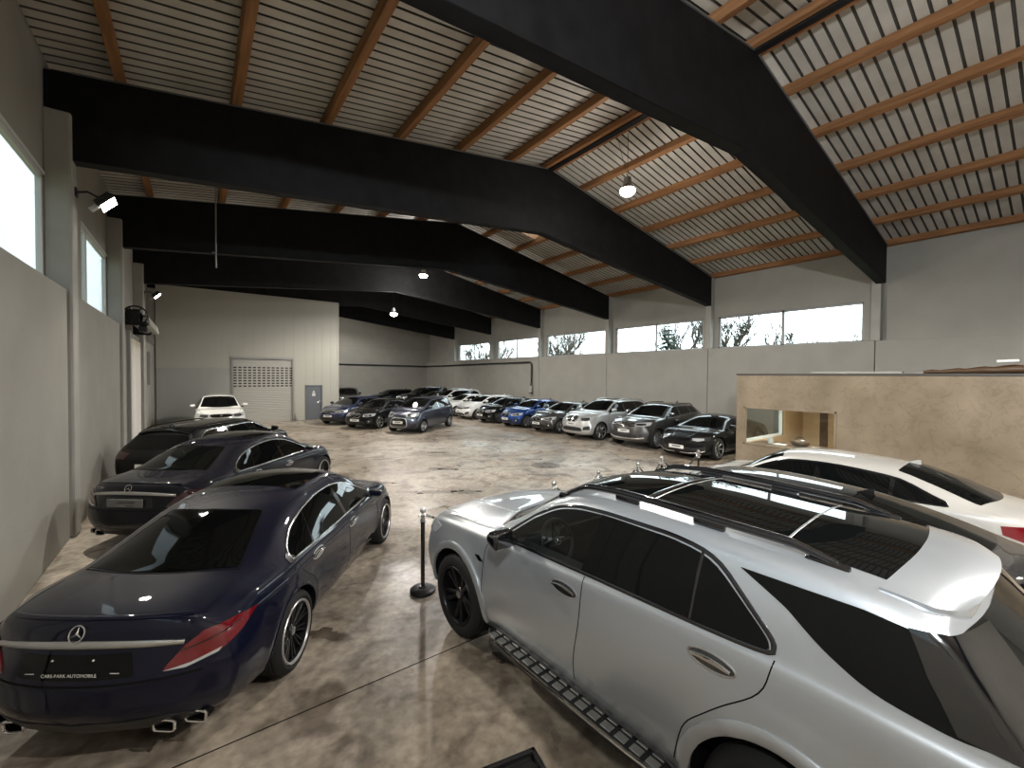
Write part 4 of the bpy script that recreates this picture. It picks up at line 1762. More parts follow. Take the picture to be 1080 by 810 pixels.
def wheel_meshes(style, R, w, detail=1):
    key = (style['name'], round(R, 3), w, detail)
    if key in _wheel_cache:
        return _wheel_cache[key]
    n = 64 if detail else 32
    rr = R * style.get('rim', .74)
    h = w / 2
    bm = bmesh.new()
    prof = [(rr - .01, -h + .02), (rr + .005, -h + .005), (rr + .03, -h - .004), (R - .045, -h + .0), (R - .018, -h + .012), (R - .003, -h + .035)]
    for k in range(4):   # tread grooves
        c = -h + .06 + (w - .12) * k / 3
        prof += [(R, c - .012), (R - .007, c - .008), (R - .007, c + .008), (R, c + .012)] if detail else [(R, c)]
    prof += [(R - .003, h - .035), (R - .018, h - .012), (R - .045, h), (rr + .03, h + .004), (rr + .005, h - .005), (rr - .01, h - .02)]
    lathe(bm, prof, n, 'Y', closed=True)
    out = []

    def fin(bm, mats, nm, ang=35):
        bmesh.ops.recalc_face_normals(bm, faces=bm.faces[:])
        me = bpy.data.meshes.new(nm)
        bm.to_mesh(me)
        bm.free()
        for m in mats:
            me.materials.append(m)
        me.shade_smooth()
        me.set_sharp_from_angle(angle=math.radians(ang))
        out.append(me)
    fin(bm, [M['rubber']], 'wheel')
    # rim: barrel, lip, spokes
    bm = bmesh.new()
    lathe(bm, [(rr - .005, -h + .03), (rr + .006, -h + .01), (rr + .006, h - .010), (rr - .004, h - .004), (rr - .018, h - .012), (rr - .024, h - .03), (rr - .03, -h + .04)], n, 'Y', closed=True, mi=0)
    lathe(bm, [(rr + .004, h - .006), (rr - .002, h + .003), (rr - .016, h + .001), (rr - .022, h - .012), (rr - .010, h - .016)], n, 'Y', closed=True, mi=1)
    face = h - .022
    ns = style['n']
    for i in range(ns):
        a0 = 2 * PI * i / ns
        for (da, wi, wo, mi) in style['spokes']:
            # spoke from hub radius to rim
            a1 = a0 + da
            ri, ro = rr * .17, rr - .012
            hubshift = style.get('hub_shift', 0) * (1 if da > 0 else -1 if da < 0 else 0)
            pin = Vector((ri * math.cos(a0 + hubshift), 0, ri * math.sin(a0 + hubshift)))
            pout = Vector((ro * math.cos(a1), 0, ro * math.sin(a1)))
            d = (pout - pin).normalized()
            sd = Vector((-d.z, 0, d.x))
            rings = []
            for t in (0, .35, .8, 1):
                c = pin.lerp(pout, t)
                wd = wi + (wo - wi) * t
                yf = face - .030 * (1 - t)**1.5 - .006
                th = .045 - .015 * t
                ring = [c + sd * wd / 2 + Vector((0, yf - .007, 0)), c + sd * wd * .30 + Vector((0, yf, 0)), c - sd * wd * .30 + Vector((0, yf, 0)), c - sd * wd / 2 + Vector((0, yf - .007, 0)), c - sd * wd * .45 + Vector((0, yf - th, 0)), c + sd * wd * .45 + Vector((0, yf - th, 0))]
                rings.append([bm.verts.new(q) for q in ring])
            for a, b in zip(rings[:-1], rings[1:]):
                for j in range(6):
                    fc = bm.faces.new((a[j], a[(j + 1) % 6], b[(j + 1) % 6], b[j]))
                    fc.material_index = mi if j in (0, 1, 2) else 0
            bm.faces.new(rings[0])
            bm.faces.new(rings[-1][::-1])
    lathe(bm, [(.005, face - .055), (rr * .22, face - .055), (rr * .24, face - .035), (rr * .20, face - .022), (.005, face - .022)], 32, 'Y', mi=0)
    fin(bm, [style['mat'], style['lip']], 'rim')
    bm = bmesh.new()
    lathe(bm, [(.06, -.01), (rr * .80, -.01), (rr * .80, .012), (.06, .012)], 40, 'Y')
    lathe(bm, [(.02, -.05), (rr - .025, -.05), (rr - .025, -.03), (.02, -.03)], 40, 'Y', mi=1)
    obox(bm, (rr * .62, .0, rr * .1), (.10, .07, .22), None, .02, mi=1)
    fin(bm, [M['steel_grey'] if style.get('disc', 1) else M['dark_metal'], M['well']], 'brake_disc')
    bm = bmesh.new()
    lathe(bm, [(.005, face - .024), (rr * .13, face - .024), (rr * .13, face - .014), (rr * .10, face - .010), (.005, face - .010)], 24, 'Y')
    fin(bm, [style.get('cap', M['satin'])], 'hub_cap')
    _wheel_cache[key] = out
    return out


WST = dict(
    multi=dict(name='multi', n=10, spokes=[(.11, .020, .024, 0), (-.11, .020, .024, 0)], hub_shift=.12, mat=M['rim_black'], lip=M['rim_silver'], rim=.76),
    twin=dict(name='twin', n=5, spokes=[(.21, .040, .050, 0), (-.21, .040, .050, 0)], hub_shift=.16, mat=M['rim_black'], lip=M['rim_black'], rim=.70, cap=M['satin'], disc=0),
    star=dict(name='star', n=5, spokes=[(0, .075, .085, 1)], mat=M['rim_silver'], lip=M['rim_silver'], rim=.68),
    twin_silver=dict(name='twin_silver', n=5, spokes=[(.17, .036, .042, 1), (-.17, .036, .042, 1)], hub_shift=.12, mat=M['rim_silver'], lip=M['rim_silver'], rim=.72),
    ten_silver=dict(name='ten_silver', n=10, spokes=[(0, .034, .04, 1)], mat=M['rim_silver'], lip=M['rim_silver'], rim=.72),
    ten_dark=dict(name='ten_dark', n=7, spokes=[(.1, .03, .034, 1), (-.1, .03, .034, 1)], hub_shift=.1, mat=M['rim_black'], lip=M['steel_grey'], rim=.74),
)


def star_emblem(car, loc, normal, r, m, name='emblem', up=Vector((0, 0, 1)), parent=None):
    """three pointed star in a ring"""
    n = normal.normalized()
    u = up.cross(n).normalized()
    v = n.cross(u)
    bm = bmesh.new()
    c = Vector(loc)
    tube(bm, [c + (u * math.cos(2 * PI * j / 32) + v * math.sin(2 * PI * j / 32)) * r for j in range(32)], r * .085, 8, closed=True)
    ctr = bm.verts.new(c + n * r * .16)
    back = bm.verts.new(c - n * r * .05)
    rim = []
    for j in range(6):
        a = PI / 2 + j * PI / 3
        rad = r * .97 if j % 2 == 0 else r * .17
        rim.append(bm.verts.new(c + (u * math.cos(a) + v * math.sin(a)) * rad))
    for j in range(6):
        bm.faces.new((ctr, rim[j], rim[(j + 1) % 6]))
        bm.faces.new((back, rim[(j + 1) % 6], rim[j]))
    return link(name, bm, m, parent or car.root, False)


def dup_tree(root, loc, rz, label, group=None, paint_from=None, paint_to=None, scale=None):
    def cp(o, par):
        c = o.copy()
        COL.objects.link(c)
        c.parent = par
        if paint_from and o.type == 'MESH':
            for s in c.material_slots:
                if s.material == paint_from:
                    s.link = 'OBJECT'
                    s.material = paint_to
        for ch in o.children:
            cp(ch, c)
        return c
    c = cp(root, None)
    c.location = (*loc, 0)
    c.rotation_euler = (0, 0, rz)
    c['label'] = label
    if scale:
        c.scale = (scale,) * 3
    if group:
        c['group'] = group
    return c
# ------------------------------------------------------------------ silver SUV in the right foreground
def build_suv_hero():
    S = dict(xf=2.40, xr=-2.56, R=.41, axles=(1.50, -1.50), gap=.06, n=130,
             top=[(-2.56, 1.70), (-2.0, 1.765), (-1.2, 1.80), (-.4, 1.825), (.05, 1.80), (.32, 1.735), (1.12, 1.30), (1.25, 1.268), (1.7, 1.225), (2.1, 1.17), (2.40, 1.09)],
             rail=[(-2.56, 1.63), (-1.2, 1.725), (-.4, 1.75), (-.05, 1.73), (.12, 1.69), (.96, 1.235), (1.08, 1.215), (1.5, 1.185), (2.0, 1.135), (2.40, 1.05)],
             railw=[(-2.56, .74), (-1.5, .755), (0, .745), (.12, .745), (.96, .845), (1.1, .85), (1.6, .83), (2.40, .76)],
             sh=[(-2.56, 1.22), (-1.4, 1.275), (-.2, 1.225), (.9, 1.165), (1.6, 1.12), (2.1, 1.075), (2.40, 1.0)],
             shw=[(-2.56, .88), (-1.8, .93), (-.5, .935), (.9, .925), (1.8, .915), (2.40, .88)],
             midw=[(-2.56, .95), (-1.6, .975), (0, .968), (1.5, .975), (2.40, .955)],
             bot=[(-2.56, .38), (-2.2, .27), (0, .25), (2.0, .25), (2.40, .32)],
             fprof=[(.3, .10), (.5, .02), (.75, 0), (1.0, .03), (1.15, .10)], rprof=[(.35, .08), (.7, 0), (1.0, .02), (1.25, .15), (1.55, .38), (1.8, .62)],
             fbow=.26, fpow=2.6, rbow=.16, rpow=2.4, fD=.8, rD=.9, rail_r=.26,
             flare=[(1.50, .42, .50, .022), (-1.50, .42, .50, .026)])
    C = Car('car', S, P['silver'])
    C.build_body()
    f = C.f
    # side window outlines (x, z)
    front = round_poly([(.80, 1.222, .0), (.48, 1.455, .1), (.22, 1.60, .4), (-.02, 1.655, .3), (-.27, 1.672, .05), (-.175, 1.262, .05)], .2)
    rear = round_poly([(-.36, 1.674, .05), (-.80, 1.670, .2), (-1.06, 1.64, .5), (-1.24, 1.50, .4), (-1.40, 1.36, .3), (-1.415, 1.30, .3), (-.265, 1.266, .05)], .2)
    pillar = [(-.25, 1.672), (-.38, 1.674), (-.285, 1.264), (-.155, 1.260)]
    dglass = round_poly([(-1.22, 1.640, .02), (-1.46, 1.53, .2), (-1.62, 1.415, .4), (-1.80, 1.325, .4), (-2.06, 1.285, .2), (-2.22, 1.29, .0), (-2.10, 1.46, .1), (-1.985, 1.60, .0), (-1.75, 1.632, .1)], .2)
    C.cut_polys = [(front, 'L'), (front, 'R')]
    wind = []
    for i in range(13):
        y = .72 * (1 - 2 * i / 12)
        wind.append((1.10 - .17 * (y / .72)**2, y))
    for i in range(13):
        y = -.60 * (1 - 2 * i / 12)
        wind.append((.36 - .10 * (y / .6)**2, y))
    C.cut_polys.append((wind, 'T'))
    C.finish_body(cabin=(-2.0, 1.02))
    for V in 'LR':
        C.decal('side_window', front, V, M['glass_tint'], .0, .05, 0, label='clear front door glass')
        C.decal('side_window', rear, V, M['glass_dark'], .003, .05, label='black tinted rear door glass')
        C.decal('quarter_window', dglass, V, M['glass_dark'], .003, .05)
        C.decal('door_pillar', pillar, V, M['glass_dark'], .005, .05)
        C.strip('window_bar', [(-1.01, 1.652), (-.99, 1.285)], V, .018, .006, M['gloss_black'])
        outline = round_poly([(.86, 1.207, .0), (.49, 1.475, .1), (.22, 1.62, .4), (-.02, 1.675, .3), (-.30, 1.692, .3), (-.80, 1.690, .2), (-1.08, 1.66, .5), (-1.26, 1.51, .4), (-1.43, 1.36, .3), (-1.43, 1.29, .3), (-.25, 1.255, .1)], .2)
        C.strip('window_trim', outline, V, .026, .008, M['gloss_black'], closed=True)
        # panel gaps
        C.strip('door_gap', round_poly([(-.195, 1.235, 0), (-.185, .90, .3), (-.13, .62, .3), (-.12, .44, 0)], .3, open_=True), V, .007, .0012, M['seam'], off=.0006)
        C.strip('door_gap', round_poly([(-1.44, 1.28, 0), (-1.40, 1.10, .4), (-1.20, .93, .3), (-1.0, .72, .3), (-.93, .44, 0)], .3, open_=True), V, .007, .0012, M['seam'], off=.0006)
        C.strip('door_gap', round_poly([(.93, 1.17, 0), (1.02, 1.05, .3), (1.02, .70, .3), (.97, .44, 0)], .3, open_=True), V, .007, .0012, M['seam'], off=.0006)
        sgn = 1 if V == 'L' else -1
        C.handle(-.02, 1.085, sgn, M['chrome'], .22, M['lamp_dark'], -.02)
        C.handle(-1.14, 1.13, sgn, M['chrome'], .22, M['lamp_dark'], -.02)
        # arch lips
        for ax in (1.50, -1.50):
            a0, a1 = (-.10, 1.02 * PI) if ax < 0 else (-.02 * PI, PI + .10)
            pts = [(ax + .505 * math.cos(a0 + (a1 - a0) * i / 40), .42 + .505 * math.sin(a0 + (a1 - a0) * i / 40)) for i in range(41)]
            C.strip('wheel_arch', pts, V, .075, .022, P['silver'])
        # fender badge
        bz = [(1.17, .955), (1.10, .965), (1.03, .925), (1.09, .915)]
        C.decal('badge', bz, V, M['gloss_black'], .004, .05, .006)
        # sill strip above running board
        C.strip('sill_trim', [(1.0, .335), (-.98, .335)], V, .10, .012, M['black_plastic'])
    C.decal('windscreen', wind, 'T', M['glass_tint'], .0, .06, 0)
    wt = wind[:]
    C.strip('windscreen_trim', [(.36 - .10 * (y / .6)**2, y) for y in [.62 * (1 - 2 * i / 14) for i in range(15)]], 'T', .05, .004, M['gloss_black'])
    C.strip('windscreen_trim', [(1.13 - .17 * (y / .72)**2, y) for y in [.76 * (1 - 2 * i / 14) for i in range(15)]], 'T', .06, .006, M['black_plastic'])
    # hood shut lines and creases
    for s in (1, -1):
        C.strip('bonnet_gap', round_poly([(1.18, s * .80, 0), (1.5, s * .81, .3), (2.0, s * .74, .3), (2.20, s * .66, 0)], .3, open_=True), 'T', .008, .0012, M['seam'], off=.0006)
        C.strip('bonnet_crease', round_poly([(1.15, s * .42, 0), (1.6, s * .40, .3), (2.15, s * .30, 0)], .3, open_=True), 'T', .05, .006, P['silver'])
    # roof panels
    def roofp(xa, xb, w, bowa=.0, bowb=.0):
        a = [(xa - bowa * (y / w)**2, y) for y in [w * (1 - 2 * i / 12) for i in range(13)]]
        b = [(xb - bowb * (y / w)**2, y) for y in [-w * (1 - 2 * i / 12) for i in range(13)]]
        return a + b
    C.decal('sunroof', roofp(.27, -.43, .56, .08, 0), 'T', M['glass_dark'], .004, .08)
    C.decal('roof_glass', roofp(-.50, -1.35, .56), 'T', M['glass_dark'], .004, .08)
    C.decal('roof_panel', roofp(-1.365, -1.88, .58, 0, -.08), 'T', M['glass_dark'], .003, .08)
    C.strip('roof_bar', [(-.465, .56), (-.465, -.56)], 'T', .055, .012, M['gloss_black'])
    C.strip('roof_bar', [(-.505, .55), (-.505, -.55)], 'T', .010, .007, M['satin'])
    C.strip('roof_bar', [(-1.358, .56), (-1.358, -.56)], 'T', .014, .006, M['satin'])
    # roof rails on feet
    V = View('T')
    for s in (1, -1):
        pts = []
        for i in range(41):
            t = i / 40
            x = .24 - 1.86 * t
            yy = s * (.625 - .01 * t + .02 * math.sin(PI * t))
            lift = .042 * min(1, min(t, 1 - t) * 9)
            pts.append(C.hit(V, x, yy)[0] + Vector((0, 0, .012 + lift)))
        bm = bmesh.new()
        tube(bm, pts, [.016 + .010 * min(1, min(i, 40 - i) / 5) for i in range(41)], 10)
        ro = link('roof_rail', bm, M['gloss_black'], C.root, True)
        for t in (.02, .34, .66, .98):
            bm = bmesh.new()
            p = pts[int(t * 40)]
            obox(bm, p - Vector((0, 0, .035)), (.20, .04, .06), None, .015)
            link('rail_foot', bm, M['gloss_black'], ro, True)
    # roof spoiler
    bm = bmesh.new()
    nu, nv = 14, 22
    top, low = [], []
    for i in range(nu + 1):
        t = i / nu
        hw = .675 - .02 * t - (.16 * max(0, (t - .50) / .50)**2.2)
        rt, rb = [], []
        for j in range(nv + 1):
            q = 1 - 2 * j / nv
            xx = -1.86 - .22 * t - .06 * (1 - q * q) * t + .07 * (1 - t) * q * q
            zs = C.hit(V, -1.84 + .07 * q * q, .675 * q)[0].z
            za = C.hit(V, -1.84, 0)[0].z - .040 * q * q - .05 * q**6
            zz = zs + (max(za, zs) - zs) * smooth01(t * 1.5) + .010 - .030 * t - .015 * t * t
            rt.append(bm.verts.new((xx, hw * q, zz)))
            rb.append(bm.verts.new((xx + .02 * t, hw * q * .985, zz - .045 - .07 * abs(q)**5)))
        top.append(rt)
        low.append(rb)
    for i in range(nu):
        for j in range(nv):
            bm.faces.new((top[i][j], top[i][j + 1], top[i + 1][j + 1], top[i + 1][j]))
            bm.faces.new((low[i][j], low[i + 1][j], low[i + 1][j + 1], low[i][j + 1]))
    for i in range(nu):
        bm.faces.new((top[i][0], top[i + 1][0], low[i + 1][0], low[i][0]))
        bm.faces.new((top[i][nv], low[i][nv], low[i + 1][nv], top[i + 1][nv]))
    for j in range(nv):
        bm.faces.new((top[0][j], low[0][j], low[0][j + 1], top[0][j + 1]))
        bm.faces.new((top[nu][j], top[nu][j + 1], low[nu][j + 1], low[nu][j]))
    link('roof_spoiler', bm, P['silver'], C.root, True, 50)
    # rear: window, lamps, plate
    rw = round_poly([(.72, 1.62, .1), (-.72, 1.62, .1), (-.77, 1.22, .25), (.77, 1.22, .25)], .2)
    C.decal('rear_window', rw, 'B', M['glass_dark'], .004, .07)
    C.both(C.decal, 'pillar_glass', [(-1.82, .70, 1.605), (-1.94, .80, 1.46), (-2.08, .88, 1.30), (-2.44, .60, 1.21), (-2.24, .50, 1.62)], (140, 5), M['gloss_black'], .009, .022, three_d=True)
    C.strip('wiper', [(.0, 1.20), (.12, 1.27), (.42, 1.36)], 'B', .02, .02, M['black_plastic'])
    C.both(C.decal, 'tail_lamp', [(-2.2, .92, 1.02), (-2.45, .90, .99), (-2.56, .50, 1.02), (-2.56, .52, 1.14), (-2.4, .90, 1.16), (-2.2, .93, 1.12)], (140, 0), M['red_lamp'], .008, .05, three_d=True)
    C.decal('number_plate', [(-.26, .86), (.26, .86), (.26, .97), (-.26, .97)], 'B', M['plate_grey'], .008, .1)
    C.decal('rear_diffuser', round_poly([(-.85, .34, .1), (.85, .34, .1), (.80, .56, .2), (-.80, .56, .2)]), 'B', M['black_plastic'], .006, .1)
    # front: grille, lamps
    C.decal('grille', round_poly([(-.44, .66, .2), (.44, .66, .2), (.50, .96, .3), (-.50, .96, .3)]), 'F', M['gloss_black'], .006, .08)
    for k in range(9):
        yy = -.36 + .09 * k
        C.strip('grille_bar', [(yy, .68), (yy * 1.05, .94)], 'F', .014, .014, M['chrome'])
    loc, nor = C.hit(View('F'), 0, .81)
    star_emblem(C, loc + nor * .03, nor, .10, M['chrome'])
    C.both(C.decal, 'headlamp', [(2.40, .52, .90), (2.3, .74, .87), (2.0, .95, .93), (1.92, .96, 1.03), (2.2, .80, 1.06), (2.36, .54, 1.01)], (35, 5), M['clear_lamp'], .006, .05, three_d=True)
    C.decal('lower_grille', round_poly([(-.62, .36, .1), (.62, .36, .1), (.56, .56, .2), (-.56, .56, .2)]), 'F', M['black_plastic'], .005, .1)
    # running boards
    for s in (1, -1):
        bm = bmesh.new()
        bpts = round_poly([(.98, .80, .0), (.93, .98, .6), (.70, 1.045, .4), (-.80, 1.045, .4), (-1.00, .98, .5), (-1.04, .80, .0)], .3)
        a = [bm.verts.new((p[0], s * p[1], .345)) for p in bpts]
        b = [bm.verts.new((p[0], s * p[1], .295)) for p in bpts]
        bm.faces.new(a)
        bm.faces.new(b[::-1])
        for i in range(len(a)):
            k = (i + 1) % len(a)
            bm.faces.new((a[i], b[i], b[k], a[k]))
        ro = link('running_board', bm, M['black_plastic'], C.root)
        bm = bmesh.new()
        tube(bm, [Vector((p[0], s * p[1], .338)) for p in bpts], .013, 8)
        link('board_edge', bm, M['chrome'], ro, True)
        bm = bmesh.new()
        for k in range(15):
            xx = .80 - 1.62 * k / 14
            for (ya, yb) in ((.875, .935), (.955, 1.015)):
                obox(bm, (xx, s * (ya + yb) / 2, .349), (.080, yb - ya, .010), None, .003, seg=1)
        link('board_tread', bm, M['steel_grey'], ro)
    # mirrors and cabin
    C.mirrors(.64, 1.205, M['gloss_black'], (.17, .23, .19), .09, .90)
    cabin_fit(C, .52, .47, 1.17)
    C.wheels(WST['twin'], w=.30, track_y=.975 - .155)
    return C


def cabin_fit(C, wx, wy, wz):
    """seats, dashboard and steering wheel of a left hand drive car"""
    bm = bmesh.new()
    obox(bm, (.86, 0, .93), (.34, 1.42, .34), Matrix.Rotation(.15, 3, 'Y'), .06)
    obox(bm, (.70, wy, 1.12), (.18, .42, .09), None, .03)
    obox(bm, (.66, -.02, 1.14), (.03, .62, .15), Matrix.Rotation(-.2, 3, 'Y'), .01)
    link('dashboard', bm, M['cabin'], C.root, True)
    n = Vector((-.92, 0, .40)).normalized()
    u = Vector((0, 1, 0))
    v = n.cross(u)
    c = Vector((wx, wy, wz))
    bm = bmesh.new()
    tube(bm, [c + (u * math.cos(2 * PI * j / 40) + v * math.sin(2 * PI * j / 40)) * .185 for j in range(40)], .017, 10, closed=True)
    for a in (0, PI, PI * 1.5):
        d = u * math.cos(a) + v * math.sin(a)
        tube(bm, [c - n * .03, c + d * .10 - n * .02, c + d * .18], [.035, .022, .018], 8)
    tube(bm, [c - n * .25, c - n * .0], .04, 10)
    sw = link('steering_wheel', bm, M['leather'], C.root, True)
    star_emblem(C, c + n * .005, n, .035, M['satin'], parent=sw)
    for sy in (wy, -wy):
        bm = bmesh.new()
        obox(bm, (.0, sy, .68), (.54, .52, .18), Matrix.Rotation(-.12, 3, 'Y'), .06, seg=3)
        obox(bm, (-.34, sy, 1.0), (.17, .50, .66), Matrix.Rotation(-.22, 3, 'Y'), .06, seg=3)
        for q in (-.23, .23):
            obox(bm, (-.28, sy + q, .98), (.16, .09, .50), Matrix.Rotation(-.22, 3, 'Y'), .035, seg=3)
        se = link('front_seat', bm, M['leather'], C.root, True)
        bm = bmesh.new()
        obox(bm, (-.45, sy, 1.42), (.11, .28, .18), Matrix.Rotation(-.18, 3, 'Y'), .045, seg=3)
        link('headrest', bm, M['leather'], se, True)
    bm = bmesh.new()
    obox(bm, (-1.15, 0, .72), (.5, 1.36, .2), None, .06)
    obox(bm, (-1.45, 0, 1.05), (.18, 1.36, .62), Matrix.Rotation(-.3, 3, 'Y'), .06)
    link('rear_seat', bm, M['leather'], C.root, True)


suv = build_suv_hero()
suv.place(3.16, 2.35, math.radians(92.1), 'silver SUV with black roof rails and running board, large in the right foreground')
# ------------------------------------------------------------------ dark blue saloon in the left foreground
def plan_poly(w_front, x_front, bow_front, w_rear, x_rear, bow_rear, n=12):
    """screen outline seen from above: front edge then rear edge"""
    a = [(x_front - bow_front * (1 - 2 * i / n)**2, w_front * (1 - 2 * i / n)) for i in range(n + 1)]
    b = [(x_rear - bow_rear * (1 - 2 * i / n)**2, -w_rear * (1 - 2 * i / n)) for i in range(n + 1)]
    return a + b


def build_saloon(col, plate_text=True):
    S = dict(xf=2.31, xr=-2.60, R=.345, axles=(1.47, -1.47), gap=.035, n=130,
             top=[(-2.60, 1.03), (-2.4, 1.065), (-2.1, 1.095), (-1.93, 1.115), (-1.80, 1.165), (-1.45, 1.29), (-1.10, 1.395), (-.75, 1.45), (-.1, 1.475), (.30, 1.45), (.55, 1.375), (1.05, 1.085), (1.2, 1.04), (1.6, .985), (2.0, .90), (2.31, .76)],
             rail=[(-2.60, .99), (-2.1, 1.04), (-1.85, 1.05), (-1.62, 1.105), (-1.30, 1.24), (-1.0, 1.34), (-.6, 1.395), (0, 1.41), (.22, 1.385), (.5, 1.27), (.98, 1.015), (1.1, .985), (1.6, .935), (2.0, .85), (2.31, .70)],
             railw=[(-2.60, .66), (-2.0, .70), (-1.7, .69), (-1.1, .61), (-.4, .60), (.2, .60), (.5, .66), (.98, .77), (1.15, .79), (1.6, .76), (2.31, .62)],
             sh=[(-2.60, .88), (-2.0, .975), (-1.4, .975), (0, .94), (1.0, .925), (1.6, .885), (2.31, .66)],
             shw=[(-2.60, .80), (-2.0, .865), (-1.4, .895), (0, .895), (1.4, .875), (2.0, .83), (2.31, .76)],
             midw=[(-2.60, .885), (-1.9, .92), (-1.4, .926), (0, .918), (1.45, .926), (2.31, .88)],
             bot=[(-2.60, .27), (-2.2, .19), (0, .17), (2.0, .17), (2.31, .22)],
             fprof=[(.2, .08), (.45, 0), (.6, .02), (.76, .12), (.9, .20)], rprof=[(.25, .10), (.5, 0), (.62, 0), (.76, .03), (.95, .075), (1.1, .12)],
             fbow=.42, fpow=2.5, rbow=.34, rpow=2.3, fD=.8, rD=.8, rail_r=.34,
             flare=[(1.47, .345, .42, .012), (-1.47, .345, .42, .016)])
    C = Car('car', S, col)
    C.build_body()
    # body creases and side windows
    bot = lambda x: .962 + .020 * (-x + .9) / 2.3
    topc = [(.80, 1.035), (.50, 1.175), (.20, 1.285), (-.10, 1.335), (-.50, 1.330), (-.85, 1.285), (-1.15, 1.20), (-1.36, 1.095), (-1.43, 1.035)]
    outline = round_poly([(.97, bot(.97), 0)] + [(x, z, .3) for x, z in topc] + [(-1.44, bot(-1.44) + .012, .2), (-1.36, bot(-1.36), .2)], .3)
    tf = pchip(topc)
    f_poly = [(.93, bot(.93) + .006)] + [(x, tf(x) - .004) for x in (.80, .65, .5, .35, .2, .05, -.08)] + [(-.055, bot(-.05) + .006)]
    r_poly = [(-.17, tf(-.17) - .004)] + [(x, tf(x) - .004) for x in (-.3, -.45, -.6, -.75, -.86)] + [(-1.0, bot(-1.0) + .006), (-.145, bot(-.1) + .006)]
    q_poly = [(-.89, tf(-.89) - .004)] + [(x, tf(x) - .004) for x in (-1.0, -1.1, -1.2, -1.3, -1.38)] + [(-1.42, 1.04), (-1.40, bot(-1.4) + .008), (-1.03, bot(-1.03) + .006)]
    C.finish_body()
    for V in 'LR':
        sg = 1 if V == 'L' else -1
        C.decal('window_surround', outline, V, M['gloss_black'], .002, .05, .008)
        C.decal('side_window', f_poly, V, M['glass_dark'], .005, .05, .006)
        C.decal('side_window', r_poly, V, M['glass_dark'], .005, .05, .006)
        C.decal('quarter_window', q_poly, V, M['glass_dark'], .005, .05, .006)
        C.strip('chrome_trim', outline, V, .022, .009, M['chrome'], closed=True)
        C.decal('chrome_corner', round_poly([(-1.36, bot(-1.36) - .012, .2), (-1.44, 1.05, .3), (-1.50, 1.02, .3), (-1.50, bot(-1.5) - .012, .3)], .3), V, M['chrome'], .008, .04, .01)
        C.strip('door_gap', round_poly([(-.10, .955, 0), (-.10, .70, .3), (-.06, .26, 0)], .3, open_=True), V, .007, .0012, M['seam'], off=.0006)
        C.strip('door_gap', round_poly([(-1.40, .975, 0), (-1.32, .82, .4), (-1.08, .66, .3), (-1.0, .26, 0)], .3, open_=True), V, .007, .0012, M['seam'], off=.0006)
        C.strip('door_gap', round_poly([(.97, .94, 0), (1.04, .82, .3), (1.02, .50, .3), (.98, .26, 0)], .3, open_=True), V, .007, .0012, M['seam'], off=.0006)
        C.strip('shoulder_line', round_poly([(-2.20, .872, 0), (-1.2, .878, .3), (.4, .852, .3), (1.7, .80, 0)], .3, open_=True), V, .030, .006, col)
        C.strip('sill_trim', round_poly([(1.02, .225, 0), (-1.02, .225, 0)], 0, open_=True), V, .022, .010, M['satin'])
        C.handle(.03, .835, sg, M['chrome'], .21, M['lamp_dark'], -.015)
        C.handle(-.98, .865, sg, M['chrome'], .21, M['lamp_dark'], -.015)
        for ax in (1.47, -1.47):
            pts = [(ax + .395 * math.cos(a), .345 + .395 * math.sin(a)) for a in [-.05 + (PI + .10) * i / 36 for i in range(37)]]
            C.strip('wheel_arch', pts, V, .022, .008, col)
    C.decal('windscreen', plan_poly(.70, 1.05, .20, .52, .48, .12), 'T', M['glass_dark'], .003, .06)
    C.decal('rear_window', round_poly(plan_poly(.43, -1.20, -.05, .60, -1.95, -.14), .15), 'T', M['glass_dark'], .004, .05)
    C.strip('rear_window_trim', plan_poly(.445, -1.185, -.05, .615, -1.965, -.14), 'T', .010, .003, M['seam'], closed=True)
    C.decal('sunroof', plan_poly(.50, .22, .06, .50, -.62, 0), 'T', M['glass_dark'], .002, .08)
    for s in (1, -1):
        C.strip('roof_gap', [(x, s * .575) for x in (.3, 0, -.4, -.8, -1.1)], 'T', .012, .0015, M['seam'], off=.001)
        C.strip('boot_gap', round_poly([(-1.95, s * .66, .0), (-2.2, s * .67, .2), (-2.44, s * .63, .0)], .2, open_=True), 'T', .006, .0012, M['seam'], off=.0006)
        C.strip('bonnet_gap', round_poly([(1.15, s * .76, 0), (1.7, s * .72, .3), (2.0, s * .60, 0)], .3, open_=True), 'T', .007, .0012, M['seam'], off=.0006)
        C.strip('bonnet_crease', round_poly([(1.15, s * .44, 0), (1.6, s * .38, .3), (2.05, s * .22, 0)], .3, open_=True), 'T', .05, .006, col)
    # tail: lip, chrome bar, star, lamps, plate recess, exhausts
    C.strip('boot_lip', [(y, 1.035 - .10 * abs(y)**2.4) for y in [.62 * (1 - 2 * i / 20) for i in range(21)]], 'B', .035, .012, col)
    C.strip('chrome_bar', [(y, .905 - .055 * abs(y / .62)**2.2) for y in [.61 * (1 - 2 * i / 24) for i in range(25)]], 'B', lambda t: .046 - .014 * abs(2 * t - 1)**2, .016, M['satin'])
    loc, nor = C.hit(View('B'), 0, .968)
    star_emblem(C, loc + nor * .014, nor, .050, M['chrome'])
    C.decal('number_plate', round_poly([(-.37, .70, .06), (.37, .70, .06), (.34, .845, .06), (-.34, .845, .06)], .1), 'B', M['glass_dark'] if plate_text else M['black_plastic'], .003, .06, .01)
